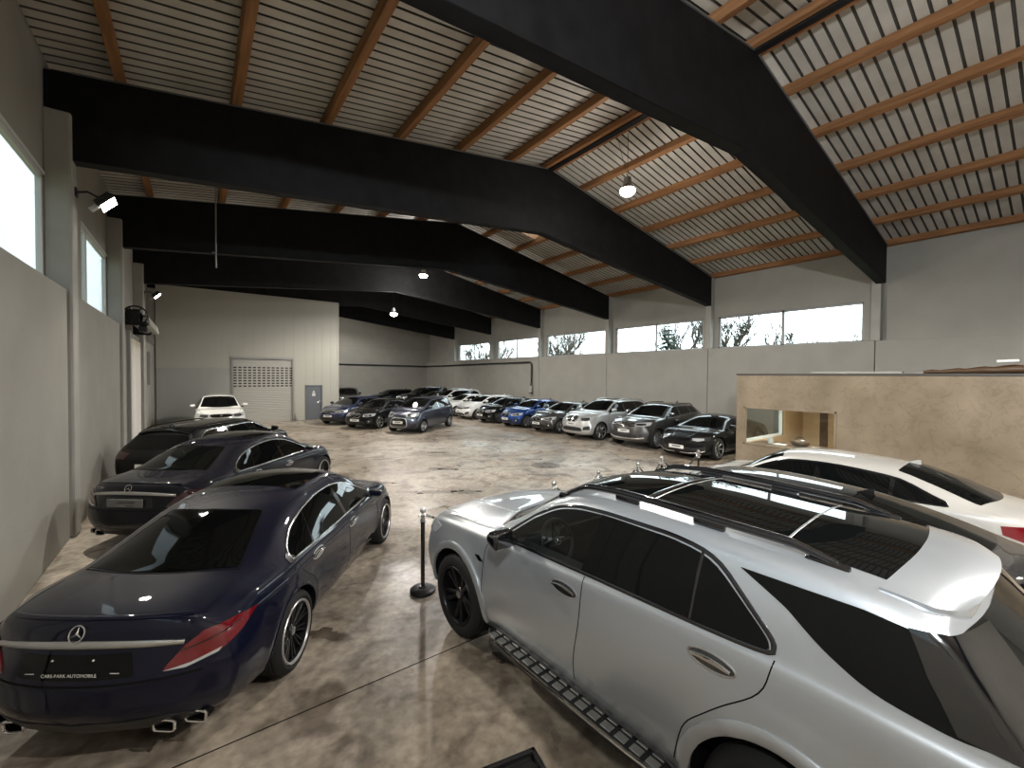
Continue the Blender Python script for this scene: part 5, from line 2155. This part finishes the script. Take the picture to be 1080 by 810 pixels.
    if plate_text:
        bm = bmesh.new()
        for yy in (-.13, .13):
            p, n_ = C.hit(View('B'), yy, .815)
            bmesh.ops.create_icosphere(bm, subdivisions=2, radius=.007, matrix=Matrix.Translation(p + n_ * .006))
        link('plate_screws', bm, M['text_white'], C.root, True)['kind'] = 'stuff'
        p, n_ = C.hit(View('B'), 0, .735)
        rot = Matrix(((0, 0, -1), (-1, 0, 0), (0, 1, 0)))
        text_obj('plate_lettering', 'CARS-PARK AUTOMOBILE', .030, M['text_white'], C.root, p + Vector((-.012, 0, 0)), rot)
        for sy in (-1, 1):
            p, n_ = C.hit(View('B'), sy * .27, .735)
            bm = bmesh.new()
            obox(bm, p + Vector((-.010, 0, 0)), (.004, .055, .004), None)
            link('plate_mark', bm, M['text_white'], C.root)
    else:
        p, n_ = C.hit(View('B'), 0, .775)
        rot = Matrix(((0, 0, -1), (-1, 0, 0), (0, 1, 0)))
        bm = bmesh.new()
        obox(bm, p + Vector((-.02, 0, 0)), (.012, .53, .115), None, .004)
        pl = link('number_plate', bm, M['plate_grey'], C.root)
        pl['label'] = 'grey dealer plate'
        text_obj('plate_lettering', 'CARS-PARK', .05, M['text_dark'], pl, p + Vector((-.028, -.02, .01)), rot, shear=.3)
        text_obj('plate_lettering', 'AUTOMOBILE', .018, M['text_dark'], pl, p + Vector((-.028, -.08, -.035)), rot)
        p, n_ = C.hit(View('B'), .46, .955)
        text_obj('model_lettering', 'E 220 d', .045, M['satin'], C.root, p + n_ * .008, rot)
    lamp = [(-2.06, .905, .895), (-2.25, .87, .912), (-2.42, .75, .905), (-2.50, .68, .845), (-2.56, .60, .745), (-2.57, .58, .712), (-2.50, .68, .702), (-2.38, .82, .742), (-2.22, .89, .81)]
    C.both(C.decal, 'tail_lamp', lamp, (142, 8), M['red_lamp'] if plate_text else M['red_dark'], .008, .035, three_d=True)
    lower = [(-2.57, .58, .714), (-2.50, .68, .703), (-2.38, .82, .742), (-2.36, .83, .765), (-2.48, .70, .726)]
    C.both(C.decal, 'reverse_lamp', lower, (142, 8), M['clear_lamp'], .011, .03, three_d=True)
    mid = [(-2.52, .655, .805), (-2.42, .765, .83), (-2.24, .885, .872), (-2.24, .885, .882), (-2.42, .765, .843), (-2.515, .665, .818)]
    C.both(C.decal, 'lamp_band', mid, (142, 8), M['red_dark'], .011, .03, three_d=True)
    C.strip('bumper_gap', [(y, .665 - .03 * abs(y)**2) for y in [.72 * (1 - 2 * i / 20) for i in range(21)]], 'B', .012, .002, M['seam'], off=.001)
    C.decal('rear_diffuser', round_poly([(-.72, .235, .1), (.72, .235, .1), (.62, .40, .3), (-.62, .40, .3)]), 'B', M['black_plastic'], .006, .08)
    V = View('B')
    for s in (1, -1):
        for k, yc in enumerate((.50, .655)):
            bm = bmesh.new()
            p, n_ = C.hit(V, s * yc, .30)
            w, h = .072, .042
            q = round_poly([(-w, -h * .8), (w * .92, -h), (w, h * .8), (-w * .92, h)], .25)
            tw = [p + Vector((-.03 + .3 * abs(yc - .5) * .1, s * u_, v_)) for u_, v_ in q]
            tube(bm, tw, .009, 8, closed=True)
            a = [bm.verts.new(t + Vector((.015, 0, 0))) for t in tw]
            b = [bm.verts.new(t + Vector((.09, 0, 0))) for t in tw]
            for i in range(len(a)):
                j = (i + 1) % len(a)
                bm.faces.new((a[i], a[j], b[j], b[i]))
            bm.faces.new(b)
            for f_ in bm.faces[-len(a) - 1:]:
                f_.material_index = 1
            link('exhaust_tip', bm, [M['chrome'], M['well']], C.root, True)
    # nose
    C.decal('grille', round_poly([(-.42, .42, .2), (.42, .42, .2), (.46, .66, .3), (-.46, .66, .3)]), 'F', M['gloss_black'], .006, .06)
    for z in (.50, .58):
        C.strip('grille_bar', [(-.43, z), (.43, z)], 'F', .016, .014, M['chrome'])
    loc, nor = C.hit(View('F'), 0, .54)
    star_emblem(C, loc + nor * .03, nor, .085, M['chrome'])
    C.both(C.decal, 'headlamp', [(2.27, .50, .60), (2.1, .74, .58), (1.78, .90, .66), (1.68, .90, .75), (1.9, .80, .79), (2.2, .56, .74)], (40, 10), M['clear_lamp'], .006, .04, three_d=True)
    C.decal('lower_grille', round_poly([(-.70, .22, .1), (.70, .22, .1), (.62, .36, .2), (-.62, .36, .2)]), 'F', M['black_plastic'], .005, .08)
    C.mirrors(.70, .955, col, (.12, .20, .13), .07, .85)
    C.wheels(WST['multi'], w=.245, track_y=.926 - .125)
    return C


car_a = build_saloon(P['navy'])
car_a.place(.83, 5.96, math.radians(54.6), 'deep navy saloon with chrome window trim, large in the left foreground')
car_b = build_saloon(P['navy_two'], False)
car_b.place(.81, 10.33, math.radians(51.2), 'dark navy saloon with grey dealer plate, second from the camera along the left wall', scale=1.02)
# ------------------------------------------------------------------ all other cars from one parametric builder
def gspec(g):
    a = g['wb'] / 2
    xf, xr = a + g['fo'], -a - g['ro']
    H, W, hf, hc, xc, xt = g['H'], g['W'], g['hf'], g['hc'], g['xc'], g['xt']
    bf, br = g['belt']
    rw, gc = g.get('rw', .62), g.get('gc', .17)
    top = [(xf, hf - .10), (xf - .14, hf - .03), (xf - .45, hf + .25 * (hc - hf)), ((xc + xf - .3) / 2, hf + .72 * (hc - hf)), (xc, hc), (xc - .10, hc + .05), (xt + .12, H - .075), (xt - .12, H - .02), (xt - .55, H)]
    rail = [(xf, hf - .16), (xf - .35, hf - .04), ((xc + xf - .3) / 2, hf + .60 * (hc - hf)), (xc, hc - .045), (xc - .10, hc - .01), (xt - .02, H - .13), (xt - .22, H - .085), (xt - .6, H - .07)]
    railw = [(xf, W * .72), (xc + .35, W * .86), (xc, W * .865), (xc - .12, W * .84), (xt, rw + .01), (xt - .3, rw), (xt - .8, rw)]
    zr = g['tail']
    if zr[0] == 'hatch':
        _, dx, zend = zr          # rake of the tailgate and roof height at its end
        top += [(xr + .9, H - .01), (xr, zend)]
        rail += [(xr + .9, H - .085), (xr, zend - .08)]
        railw += [(xr, rw - .03)]
        zb = br
        rprof = [(gc + .08, .08), (.45, .0), (zb - .22, .01), (zb + .02, dx * .30), ((zb + zend) / 2, dx * .66), (zend, dx)]
        sh = [(xr, br - .02)]
        shw = [(xr, W * .90)]
    else:
        _, x0, xd, zd = zr        # roof end, base of the rear screen, deck height
        top += [(x0, H - .045), ((x0 + xd) / 2, (H + zd) / 2 + .01), (xd + .06, zd + .045), (xd - .08, zd), (xr + .2, zd - .03), (xr, zd - .07)]
        rail += [(x0 + .15, H - .125), ((x0 + xd) / 2 + .15, (H + zd) / 2 - .07), (xd + .15, zd - .025), (xd - .05, zd - .05), (xr, zd - .11)]
        railw += [(x0 + .1, rw), ((x0 + xd) / 2 + .1, rw + .05), (xd, W * .76), (xr, W * .72)]
        rprof = [(gc + .08, .10), (.5, .0), (.62, .0), (zd - .12, .07), (zd, .11)]
        sh = [(xr, min(br, zd - .12) - .06), (xr + .5, min(br, zd - .07))]
        shw = [(xr, W * .86), (xr + .5, W * .935)]
    sh += [(-a * .9 + .02, br), (0, (bf + br) / 2 - .003), (xc - .05, bf), (a + .1, bf - .04), (xf, hf - .20)]
    shw += [(-a, W * .965), (0, W * .962), (a, W * .945), (xf, W * .84)]
    return dict(xf=xf, xr=xr, R=g['R'], axles=(a, -a), gap=.04, n=100,
                top=top, rail=rail, railw=railw, sh=sh, shw=shw,
                midw=[(xr, W * .955), (-a, W), (0, W * .992), (a, W), (xf, W * .955)],
                bot=[(xr, gc + .12), (xr + .4, gc + .02), (0, gc), (xf - .4, gc), (xf, gc + .06)],
                fprof=g.get('fprof', [(gc, .08), (.42, 0), (.58, .015), (hf - .06, .10), (hf + .05, .17)]), rprof=rprof,
                fbow=g.get('fbow', .36), fpow=2.5, rbow=g.get('rbow', .24), rpow=2.4, fD=.8, rD=.85, rail_r=.32,
                flare=[(a, g['R'], g['R'] + .09, .012), (-a, g['R'], g['R'] + .09, .014)])


def build_car(g, col, detail=0):
    S = gspec(g)
    C = Car('car', S, col, detail)
    C.build_body()
    a = g['wb'] / 2
    W, H, hf = g['W'], g['H'], g['hf']
    f = C.f
    xr, xf = S['xr'], S['xf']
    xb, xcq = g['pillars']
    x_a, x_z = g['dlo']
    trim = {'chrome': M['chrome'], 'black': M['gloss_black']}[g.get('trim', 'black')]
    zt = lambda x: f['rail'](x) - .055
    zb = lambda x: f['sh'](x) + .030

    def rng(x0, x1, n=8):
        return [x0 + (x1 - x0) * i / n for i in range(n + 1)]
    # usable window range: where the glass has height
    xs = [x for x in rng(x_a, x_z, 80) if zt(x) - zb(x) > .03]
    xa2, xz2 = max(xs), min(xs)
    drop = g.get('dlo_drop', .0)
    ztp = lambda x: zb(x) + (zt(x) - zb(x)) * (1 - drop * max(0, (xz2 + .45 - x) / .45)**2)
    C.finish_body()
    for V in 'LR':
        sg = 1 if V == 'L' else -1
        out = [(xa2 + .03, zb(xa2) - .004)] + [(x, ztp(x) + .012) for x in rng(xa2, xz2, 22)] + [(xz2 - .03, zb(xz2) - .004)]
        C.decal('window_surround', out, V, M['gloss_black'], .002, None, .008)
        wins = [(xa2, xb + .03), (xb - .05, xcq + .02), (xcq - .03, xz2)]
        for i, (x0, x1) in enumerate(wins):
            if x0 - x1 < .12:
                continue
            poly = [(x, ztp(x) - .006) for x in rng(x0, x1, 8)] + [(x1, zb(x1) + .006), (x0, zb(x0) + .006)]
            C.decal('quarter_window' if i == 2 else 'side_window', poly, V, M['glass_dark'], .005, None, .006)
        C.strip('window_trim', out, V, .022, .008, trim, closed=True)
        for x in (xb - .01, xcq):
            lo = S['bot'][2][1] + .08
            pts = [(x, zb(x) - .03), (x + .01, .62), (x + .04, lo)] if x == xb - .01 else [(x - .03, zb(x) - .03), (x - .02, .85), (-a + S['R'] + .12, .55), (-a + S['R'] + .14, lo)]
            if x == xcq and g.get('doors', 4) == 2:
                continue
            C.strip('door_gap', pts, V, .010 if not detail else .007, .0012, M['seam'], off=.0006)
        C.strip('door_gap', [(xa2 + .08, zb(xa2) - .03), (xa2 + .12, .75), (xa2 + .08, S['bot'][2][1] + .08)], V, .010 if not detail else .007, .0012, M['seam'], off=.0006)
        C.handle(xb + .16, zb(xb) - .11, sg, g.get('handle', col), .20)
        if g.get('doors', 4) == 4:
            C.handle(xcq + .14, zb(xcq) - .105, sg, g.get('handle', col), .20)
        for ax in (a, -a):
            ra = S['R'] + .055
            pts = [(ax + ra * math.cos(t), S['R'] + ra * math.sin(t)) for t in [-.05 + (PI + .1) * i / 24 for i in range(25)]]
            C.strip('wheel_arch', pts, V, g.get('arch_w', .022), .008 if not g.get('clad') else .014, M['black_plastic'] if g.get('clad') else col)
        if g.get('clad'):
            C.strip('sill_trim', [(a - .42, S['bot'][2][1] + .09), (-a + .42, S['bot'][2][1] + .09)], V, .13, .012, M['black_plastic'])
        else:
            C.strip('sill_trim', [(a - .42, S['bot'][2][1] + .07), (-a + .42, S['bot'][2][1] + .07)], V, .05, .008, g.get('sill', col))
    xc, xt = g['xc'], g['xt']
    C.decal('windscreen', plan_poly(W * .76, xc - .01, .17, g.get('rw', .62) - .06, xt + .05, .09), 'T', M['glass_dark'], .004, None)
    if g['tail'][0] == 'hatch':
        _, dx, zend = g['tail']
        zb2 = g['belt'][1]
        C.decal('rear_window', round_poly([(.55, zend - .11, .15), (-.55, zend - .11, .15), (-.68, zb2 + .0, .2), (.68, zb2 + .0, .2)]), 'B', M['glass_dark'], .004, None)
        if g.get('spoiler', True):
            C.strip('roof_spoiler', [(xr + dx + .02, y) for y in (.56, .3, 0, -.3, -.56)], 'T', .16, .022, col)
    else:
        _, x0, xd, zd = g['tail']
        C.decal('rear_window', round_poly(plan_poly(g.get('rw', .62) - .10, x0 + .03, -.04, W * .70, xd + .02, -.16), .12), 'T', M['glass_dark'], .004, None)
        C.strip('boot_lip', [(y, zd - .075 - .10 * abs(y)**2.2) for y in [.62 * (1 - 2 * i / 16) for i in range(17)]], 'B', .04, .02, col)
    if g.get('sunroof'):
        C.decal('sunroof', plan_poly(.46, xt - .18, .05, .46, xt - .95, 0), 'T', M['glass_dark'], .003, None)
    if g.get('black_roof'):
        C.decal('roof_panel', plan_poly(g.get('rw', .62) - .07, xt - .04, .08, g.get('rw', .62) - .07, g['black_roof'], -.02), 'T', M['glass_dark'], .003, .10)
    # tail lamps, rear plate, lower trim
    tl = g.get('tl', (.78, .92))
    y1, z0, z1 = W * .97, tl[0], tl[1]
    C.both(C.decal, 'tail_lamp', [(xr + .42, y1, z1 - .01), (xr + .42, y1, z0 + .07), (xr + .2, W * .93, z0), (xr + .02, W * .62, z0 + .01), (xr + .02, W * .55, z1 - .03), (xr + .2, W * .9, z1 + .01)], (145, 5), M[g.get('tlm', 'red_lamp')], .007, None, three_d=True)
    C.decal('number_plate', [(-.26, .60), (.26, .60), (.26, .715), (-.26, .715)], 'B', M['plate'], .010, None)
    C.decal('rear_diffuser', round_poly([(-W * .8, S['bot'][0][1] + .02, .1), (W * .8, S['bot'][0][1] + .02, .1), (W * .7, .44, .2), (-W * .7, .44, .2)]), 'B', M['black_plastic'], .006, None)
    # face
    hl = g.get('hl', (hf - .17, hf - .03))
    z0, z1 = hl
    out = W * .97
    C.both(C.decal, 'headlamp', [(xf - .02, W * .50, z0 + .02), (xf - .10, W * .72, z0), (xf - .38, out, z0 + .05), (xf - .50, out, z1 + .02), (xf - .28, W * .82, z1 + .02), (xf - .06, W * .52, z1 - .01)], (38, 8), M[g.get('lampm', 'clear_lamp')], .006, None, three_d=True)
    C.both(C.decal, 'lamp_unit', [(xf - .05, W * .58, z0 + .04), (xf - .12, W * .72, z0 + .025), (xf - .28, W * .86, z0 + .06), (xf - .28, W * .86, z1 - .02), (xf - .12, W * .72, z1 - .02), (xf - .05, W * .58, z1 - .03)], (38, 8), M['clear_lamp' if 'lampm' in g else 'lamp_dark'], .010, None, three_d=True)
    gt = g.get('face', 'bar')
    if gt == 'kidney':
        for s in (1, -1):
            q = round_poly([(s * .03, z0 - .05, .3), (s * .25, z0 - .03, .3), (s * .31, z1 - .03, .35), (s * .04, z1 + .01, .3)], .3)
            C.decal('grille', q, 'F', M['gloss_black'], .008, None)
            C.strip('grille_ring', q, 'F', .022, .018, M['chrome'], closed=True, step=.05)
            for k in range(4):
                yy = s * (.085 + .05 * k)
                C.strip('grille_bar', [(yy, z0 + .03), (yy, z1 - .03)], 'F', .012, .013, M['satin'])
    elif gt == 'wide':
        q = round_poly([(-W * .52, z0 - .02, .2), (W * .52, z0 - .02, .2), (W * .56, z1 - .01, .3), (-W * .56, z1 - .01, .3)], .3)
        C.decal('grille', q, 'F', M['gloss_black'], .006, None)
        for k in range(3):
            zz = z0 + (z1 - z0) * (k + .5) / 3.2
            C.strip('grille_bar', [(-W * .5, zz), (W * .5, zz)], 'F', .018, .013, M['satin'])
    elif gt == 'oval':
        q = round_poly([(-W * .40, z0 + .01, .3), (W * .40, z0 + .01, .3), (W * .46, z1 - .03, .35), (-W * .46, z1 - .03, .35)], .3)
        C.decal('grille', q, 'F', M['gloss_black'], .006, None)
        C.strip('grille_ring', q, 'F', .025, .016, M['chrome'], closed=True, step=.05)
        C.decal('emblem', [(.055 * math.cos(t * PI / 8), (z0 + z1) / 2 + .04 * math.sin(t * PI / 8)) for t in range(16)], 'F', M['chrome'], .020, None)
    elif gt == 'open':
        q = round_poly([(-W * .50, .30, .25), (W * .50, .30, .25), (W * .44, z0 - .04, .3), (-W * .44, z0 - .04, .3)], .3)
        C.decal('grille', q, 'F', M['gloss_black'], .006, None)
        C.strip('grille_ring', q, 'F', .035, .016, M['satin'], closed=True, step=.05)
    elif gt == 'lip':
        for s in (1, -1):
            C.strip('bumper_lip', [(s * .10, .25), (s * .34, .235), (s * .58, .26), (s * .80, .33)], 'F', .03, .016, M['satin'])
        C.decal('grille', round_poly([(-W * .62, .30, .25), (W * .62, .30, .25), (W * .58, .42, .3), (-W * .58, .42, .3)], .3), 'F', M['black_plastic'], .006, None)
    lz0, lz1 = g.get('intake', (S['bot'][4][1] + .03, S['bot'][4][1] + .20))
    if gt not in ('open', 'lip'):
        C.decal('lower_grille', round_poly([(-W * .60, lz0, .15), (W * .60, lz0, .15), (W * .52, lz1, .25), (-W * .52, lz1, .25)]), 'F', M['black_plastic'], .006, None)
    if g.get('bash'):
        C.strip('bumper_bar', [(y, lz0 - .01 + .10 * abs(y / W)**3) for y in [W * .8 * (1 - 2 * i / 12) for i in range(13)]], 'F', .05, .018, M['satin'])
    C.both(C.decal, 'side_intake', [(xf - .08, W * .64, lz0 + .05), (xf - .26, W * .90, lz0 + .07), (xf - .26, W * .90, lz1 + .08), (xf - .10, W * .68, lz1 + .03)], (40, 0), M['black_plastic'], .006, None, three_d=True)
    if g.get('fog'):
        C.both(C.decal, 'fog_lamp', [(xf - .15, W * .78 + .05 * math.cos(t * PI / 6), (lz0 + lz1) / 2 + .06 + .04 * math.sin(t * PI / 6)) for t in range(12)], (40, 0), M['clear_lamp'], .011, None, three_d=True)
    pz = g.get('plate_z', .50)
    p, n_ = C.hit(View('F'), 0, pz)
    bm = bmesh.new()
    obox(bm, p + Vector((.012, 0, 0)), (.016, .52, .112), None, .004, seg=1)
    pl = link('number_plate', bm, M[g.get('plate', 'plate')], C.root)
    bm = bmesh.new()
    obox(bm, p + Vector((.021, .0, .012)), (.002, .30, .036), None)
    link('plate_print', bm, M['text_dark'] if g.get('plate', 'plate') == 'plate' else M['text_white'], pl)
    for s in (1, -1):
        C.strip('bonnet_gap', [(xc + .06, s * W * .83), ((xc + xf) / 2, s * W * .80), (xf - .34, s * W * .66)], 'T', .010, .0012, M['seam'], off=.0006)
        if g.get('crease', True):
            C.strip('bonnet_crease', [(xc + .08, s * W * .46), ((xc + xf) / 2, s * W * .40), (xf - .22, s * W * .27)], 'T', .06, .008, col)
    if g.get('rails'):
        m = M[g['rails']]
        V = View('T')
        for s in (1, -1):
            pts = []
            x0, x1 = xt - .25, xr + .62
            for i in range(17):
                t = i / 16
                pts.append(C.hit(V, x0 + (x1 - x0) * t, s * (g.get('rw', .62) - .045))[0] + Vector((0, 0, .010 + .045 * min(1, min(t, 1 - t) * 8))))
            bm = bmesh.new()
            tube(bm, pts, .02, 8)
            link('roof_rail', bm, m, C.root, True)
    if g.get('fin', True):
        bm = bmesh.new()
        p, _ = C.hit(View('T'), (xr + .75) if g['tail'][0] == 'hatch' else g['tail'][1] - .02, 0)
        vs = [bm.verts.new(p + Vector(q)) for q in ((.10, .0, -.005), (-.08, .018, -.005), (-.08, -.018, -.005), (-.075, 0, .06), (-.03, 0, .055))]
        for fc in ((0, 1, 4), (1, 3, 4), (0, 4, 2), (2, 4, 3), (1, 2, 3), (0, 2, 1)):
            bm.faces.new([vs[i] for i in fc])
        link('antenna_fin', bm, col, C.root)
    C.mirrors(xa2 - .10, zb(xa2) + .02, g.get('mirror', col), (.15, .21, .17), .05, f['shw'](xa2 - .06) - .03)
    C.wheels(WST[g.get('wheel', 'ten_silver')], w=g.get('tw', .235), track_y=W - g.get('tw', .235) / 2 - .005)
    return C


G = dict(
    gt=dict(wb=2.92, fo=.76, ro=1.06, W=.915, H=1.50, R=.345, hf=.86, hc=1.07, xc=1.12, xt=.38, belt=(.985, 1.05), tail=('notch', -1.15, -2.05, 1.13), pillars=(-.18, -1.05), dlo=(1.0, -1.58), rw=.60, trim='black', face='kidney', wheel='ten_dark', sunroof=False, dlo_drop=.55, tl=(.80, .98)),
    fast=dict(wb=2.87, fo=.83, ro=1.02, W=.925, H=1.51, R=.35, hf=.88, hc=1.09, xc=1.10, xt=.36, belt=(1.0, 1.06), tail=('notch', -1.15, -2.12, 1.20), pillars=(-.18, -1.05), dlo=(1.0, -1.6), rw=.60, trim='chrome', face='wide', wheel='ten_dark', dlo_drop=.3, tl=(.80, .92)),
    estate=dict(tlm='red_dark', wb=2.94, fo=.84, ro=1.15, W=.925, H=1.47, R=.345, hf=.84, hc=1.05, xc=1.08, xt=.33, belt=(.95, 1.01), tail=('hatch', .52, 1.40), pillars=(-.16, -1.02), dlo=(.98, -2.0), rw=.61, trim='chrome', face='wide', wheel='ten_dark', rails='gloss_black', dlo_drop=.45, tl=(.80, .97)),
    crossover=dict(wb=2.74, fo=.96, ro=1.02, W=.925, H=1.70, R=.375, hf=1.02, hc=1.18, xc=1.02, xt=.25, belt=(1.10, 1.17), tail=('hatch', .55, 1.60), pillars=(-.2, -1.05), dlo=(.95, -1.75), rw=.62, gc=.20, trim='black', face='oval', wheel='star', rails='satin', dlo_drop=.5, hl=(.82, .99), intake=(.36, .50), plate_z=.66, fog=True),
    boxy=dict(wb=2.81, fo=.87, ro=.97, W=.94, H=1.68, R=.38, hf=1.02, hc=1.19, xc=1.02, xt=.24, belt=(1.10, 1.15), tail=('hatch', .40, 1.60), pillars=(-.2, -1.05), dlo=(.95, -1.78), rw=.65, gc=.21, trim='black', face='kidney', wheel='ten_dark', rails='satin', dlo_drop=.3, hl=(.82, 1.0), intake=(.40, .56), plate_z=.67, sunroof=True),
    compact_suv=dict(wb=2.66, fo=.84, ro=.87, W=.95, H=1.63, R=.37, hf=1.03, hc=1.16, xc=.98, xt=.18, belt=(1.09, 1.22), tail=('hatch', .42, 1.50), pillars=(-.25, -1.05), dlo=(.90, -1.62), rw=.66, gc=.22, trim='black', face='wide', wheel='ten_silver', clad=True, bash=True, dlo_drop=.1, hl=(.86, 1.0), intake=(.40, .55), plate_z=.66, rails='gloss_black', black_roof=-1.3),
    coupe=dict(wb=2.90, fo=.93, ro=1.02, W=.965, H=1.38, R=.355, hf=.76, hc=.97, xc=1.12, xt=.30, belt=(.89, .95), tail=('notch', -.6, -1.9, 1.06), pillars=(-.2, -1.05), dlo=(.95, -1.6), rw=.60, gc=.14, trim='black', face='lip', wheel='ten_dark', lampm='lamp_dark', hl=(.62, .76), dlo_drop=.4, fin=False, plate_z=.42, fbow=.48),
    mpv=dict(wb=2.62, fo=.80, ro=.68, W=.885, H=1.60, R=.31, hf=.92, hc=1.14, xc=1.14, xt=.18, belt=(1.02, 1.10), tail=('hatch', .34, 1.52), pillars=(-.22, -1.02), dlo=(1.0, -1.52), rw=.60, trim='black', face='open', wheel='star', dlo_drop=.5, hl=(.76, .95), plate_z=.52, tw=.205),
    hatch=dict(wb=2.58, fo=.85, ro=.78, W=.89, H=1.46, R=.315, hf=.84, hc=1.04, xc=1.06, xt=.24, belt=(.95, 1.0), tail=('hatch', .40, 1.38), pillars=(-.2, -.98), dlo=(.95, -1.5), rw=.60, trim='black', face='wide', wheel='star', dlo_drop=.5, hl=(.66, .80), plate_z=.50, tw=.215),
    saloon=dict(wb=2.83, fo=.78, ro=1.02, W=.905, H=1.43, R=.335, hf=.82, hc=1.02, xc=1.08, xt=.34, belt=(.94, .98), tail=('notch', -.98, -1.80, 1.06), pillars=(-.14, -.95), dlo=(.95, -1.5), rw=.59, trim='black', face='kidney', wheel='ten_dark', hl=(.63, .77), dlo_drop=.2, plate_z=.46, fog=True),
)
R_ = math.radians
c = build_car(G['gt'], P['white'], 1)
c.place(8.37, 2.58, R_(91.5), 'white four-door fastback parked beside the tan booth, behind the dark fastback')
c = build_car(G['fast'], P['black'], 1)
c.place(5.68, 2.50, R_(91), 'black fastback car half hidden between the silver SUV and the white car')
c = build_car(G['estate'], P['black'], 1)
c.place(.62, 14.15, R_(55.5), 'black estate car, third from the camera along the left wall')
c = build_car(G['crossover'], P['white_cool'], 1)
c.place(.85, 24.0, R_(270), 'white crossover facing the camera in front of the roller shutter wall')

# right hand row, noses towards the middle of the hall
cp = build_car(G['coupe'], P['black'], 1)
cp.place(15.0, 7.85, R_(180), 'low black sports car with a white plate beside the tan booth')
cs = build_car(G['compact_suv'], P['graphite'], 1)
cs.place(15.05, 10.25, R_(181), 'dark grey compact SUV with black roof beside the low black sports car')
bx = build_car(G['boxy'], P['silverwhite'], 1)
bx.place(15.0, 12.85, R_(180), 'silver white SUV with twin grille next to the dark grey compact SUV')
sl = build_car(G['saloon'], P['graphite'])
sl.place(15.1, 15.35, R_(180), 'dark graphite saloon with twin grille between the white SUV and the bright blue car')


def again(src, old, new, x, y, rz, label, scale=None):
    return dup_tree(src.root, (x, y), R_(rz), label, None, P[old], P[new], scale)


again(sl, 'graphite', 'blue', 15.1, 17.9, 181, 'bright blue saloon in the right hand row')
again(sl, 'graphite', 'black', 15.1, 20.3, 180, 'black saloon between the bright blue car and the white cars')
ms = build_car(G['hatch'], P['white_cool'])
ms.place(15.0, 22.7, R_(180), 'white hatchback next to the black saloon in the right hand row')
again(sl, 'graphite', 'white_cool', 15.0, 25.1, 180, 'white saloon in the right hand row, second white car from the black saloon')
again(bx, 'silverwhite', 'white_cool', 15.2, 27.7, 180, 'white SUV far along the right hand row')
again(ms, 'white_cool', 'graphite', 15.1, 30.2, 180, 'dark hatchback far along the right hand row beyond the white cars')
again(bx, 'silverwhite', 'black', 15.2, 32.8, 180, 'black SUV at the far end of the right hand row')

# group in the middle of the back, facing left
mp = build_car(G['mpv'], P['bluegrey'], 1)
mp.place(9.1, 19.7, R_(214), 'blue grey small family car in front of the back group')
again(sl, 'graphite', 'black', 8.0, 22.3, 214, 'black saloon with twin grille between the blue grey car and the dark blue hatchback')
again(ms, 'white_cool', 'dkblue', 7.25, 24.8, 216, 'dark blue hatchback nearest the grey steel door')
again(ms, 'white_cool', 'black', 13.6, 35.7, 180, 'black hatchback seen over the roofs of the back group')
again(bx, 'silverwhite', 'black', 9.5, 34.4, 250, 'black SUV behind the partition corner at the back')
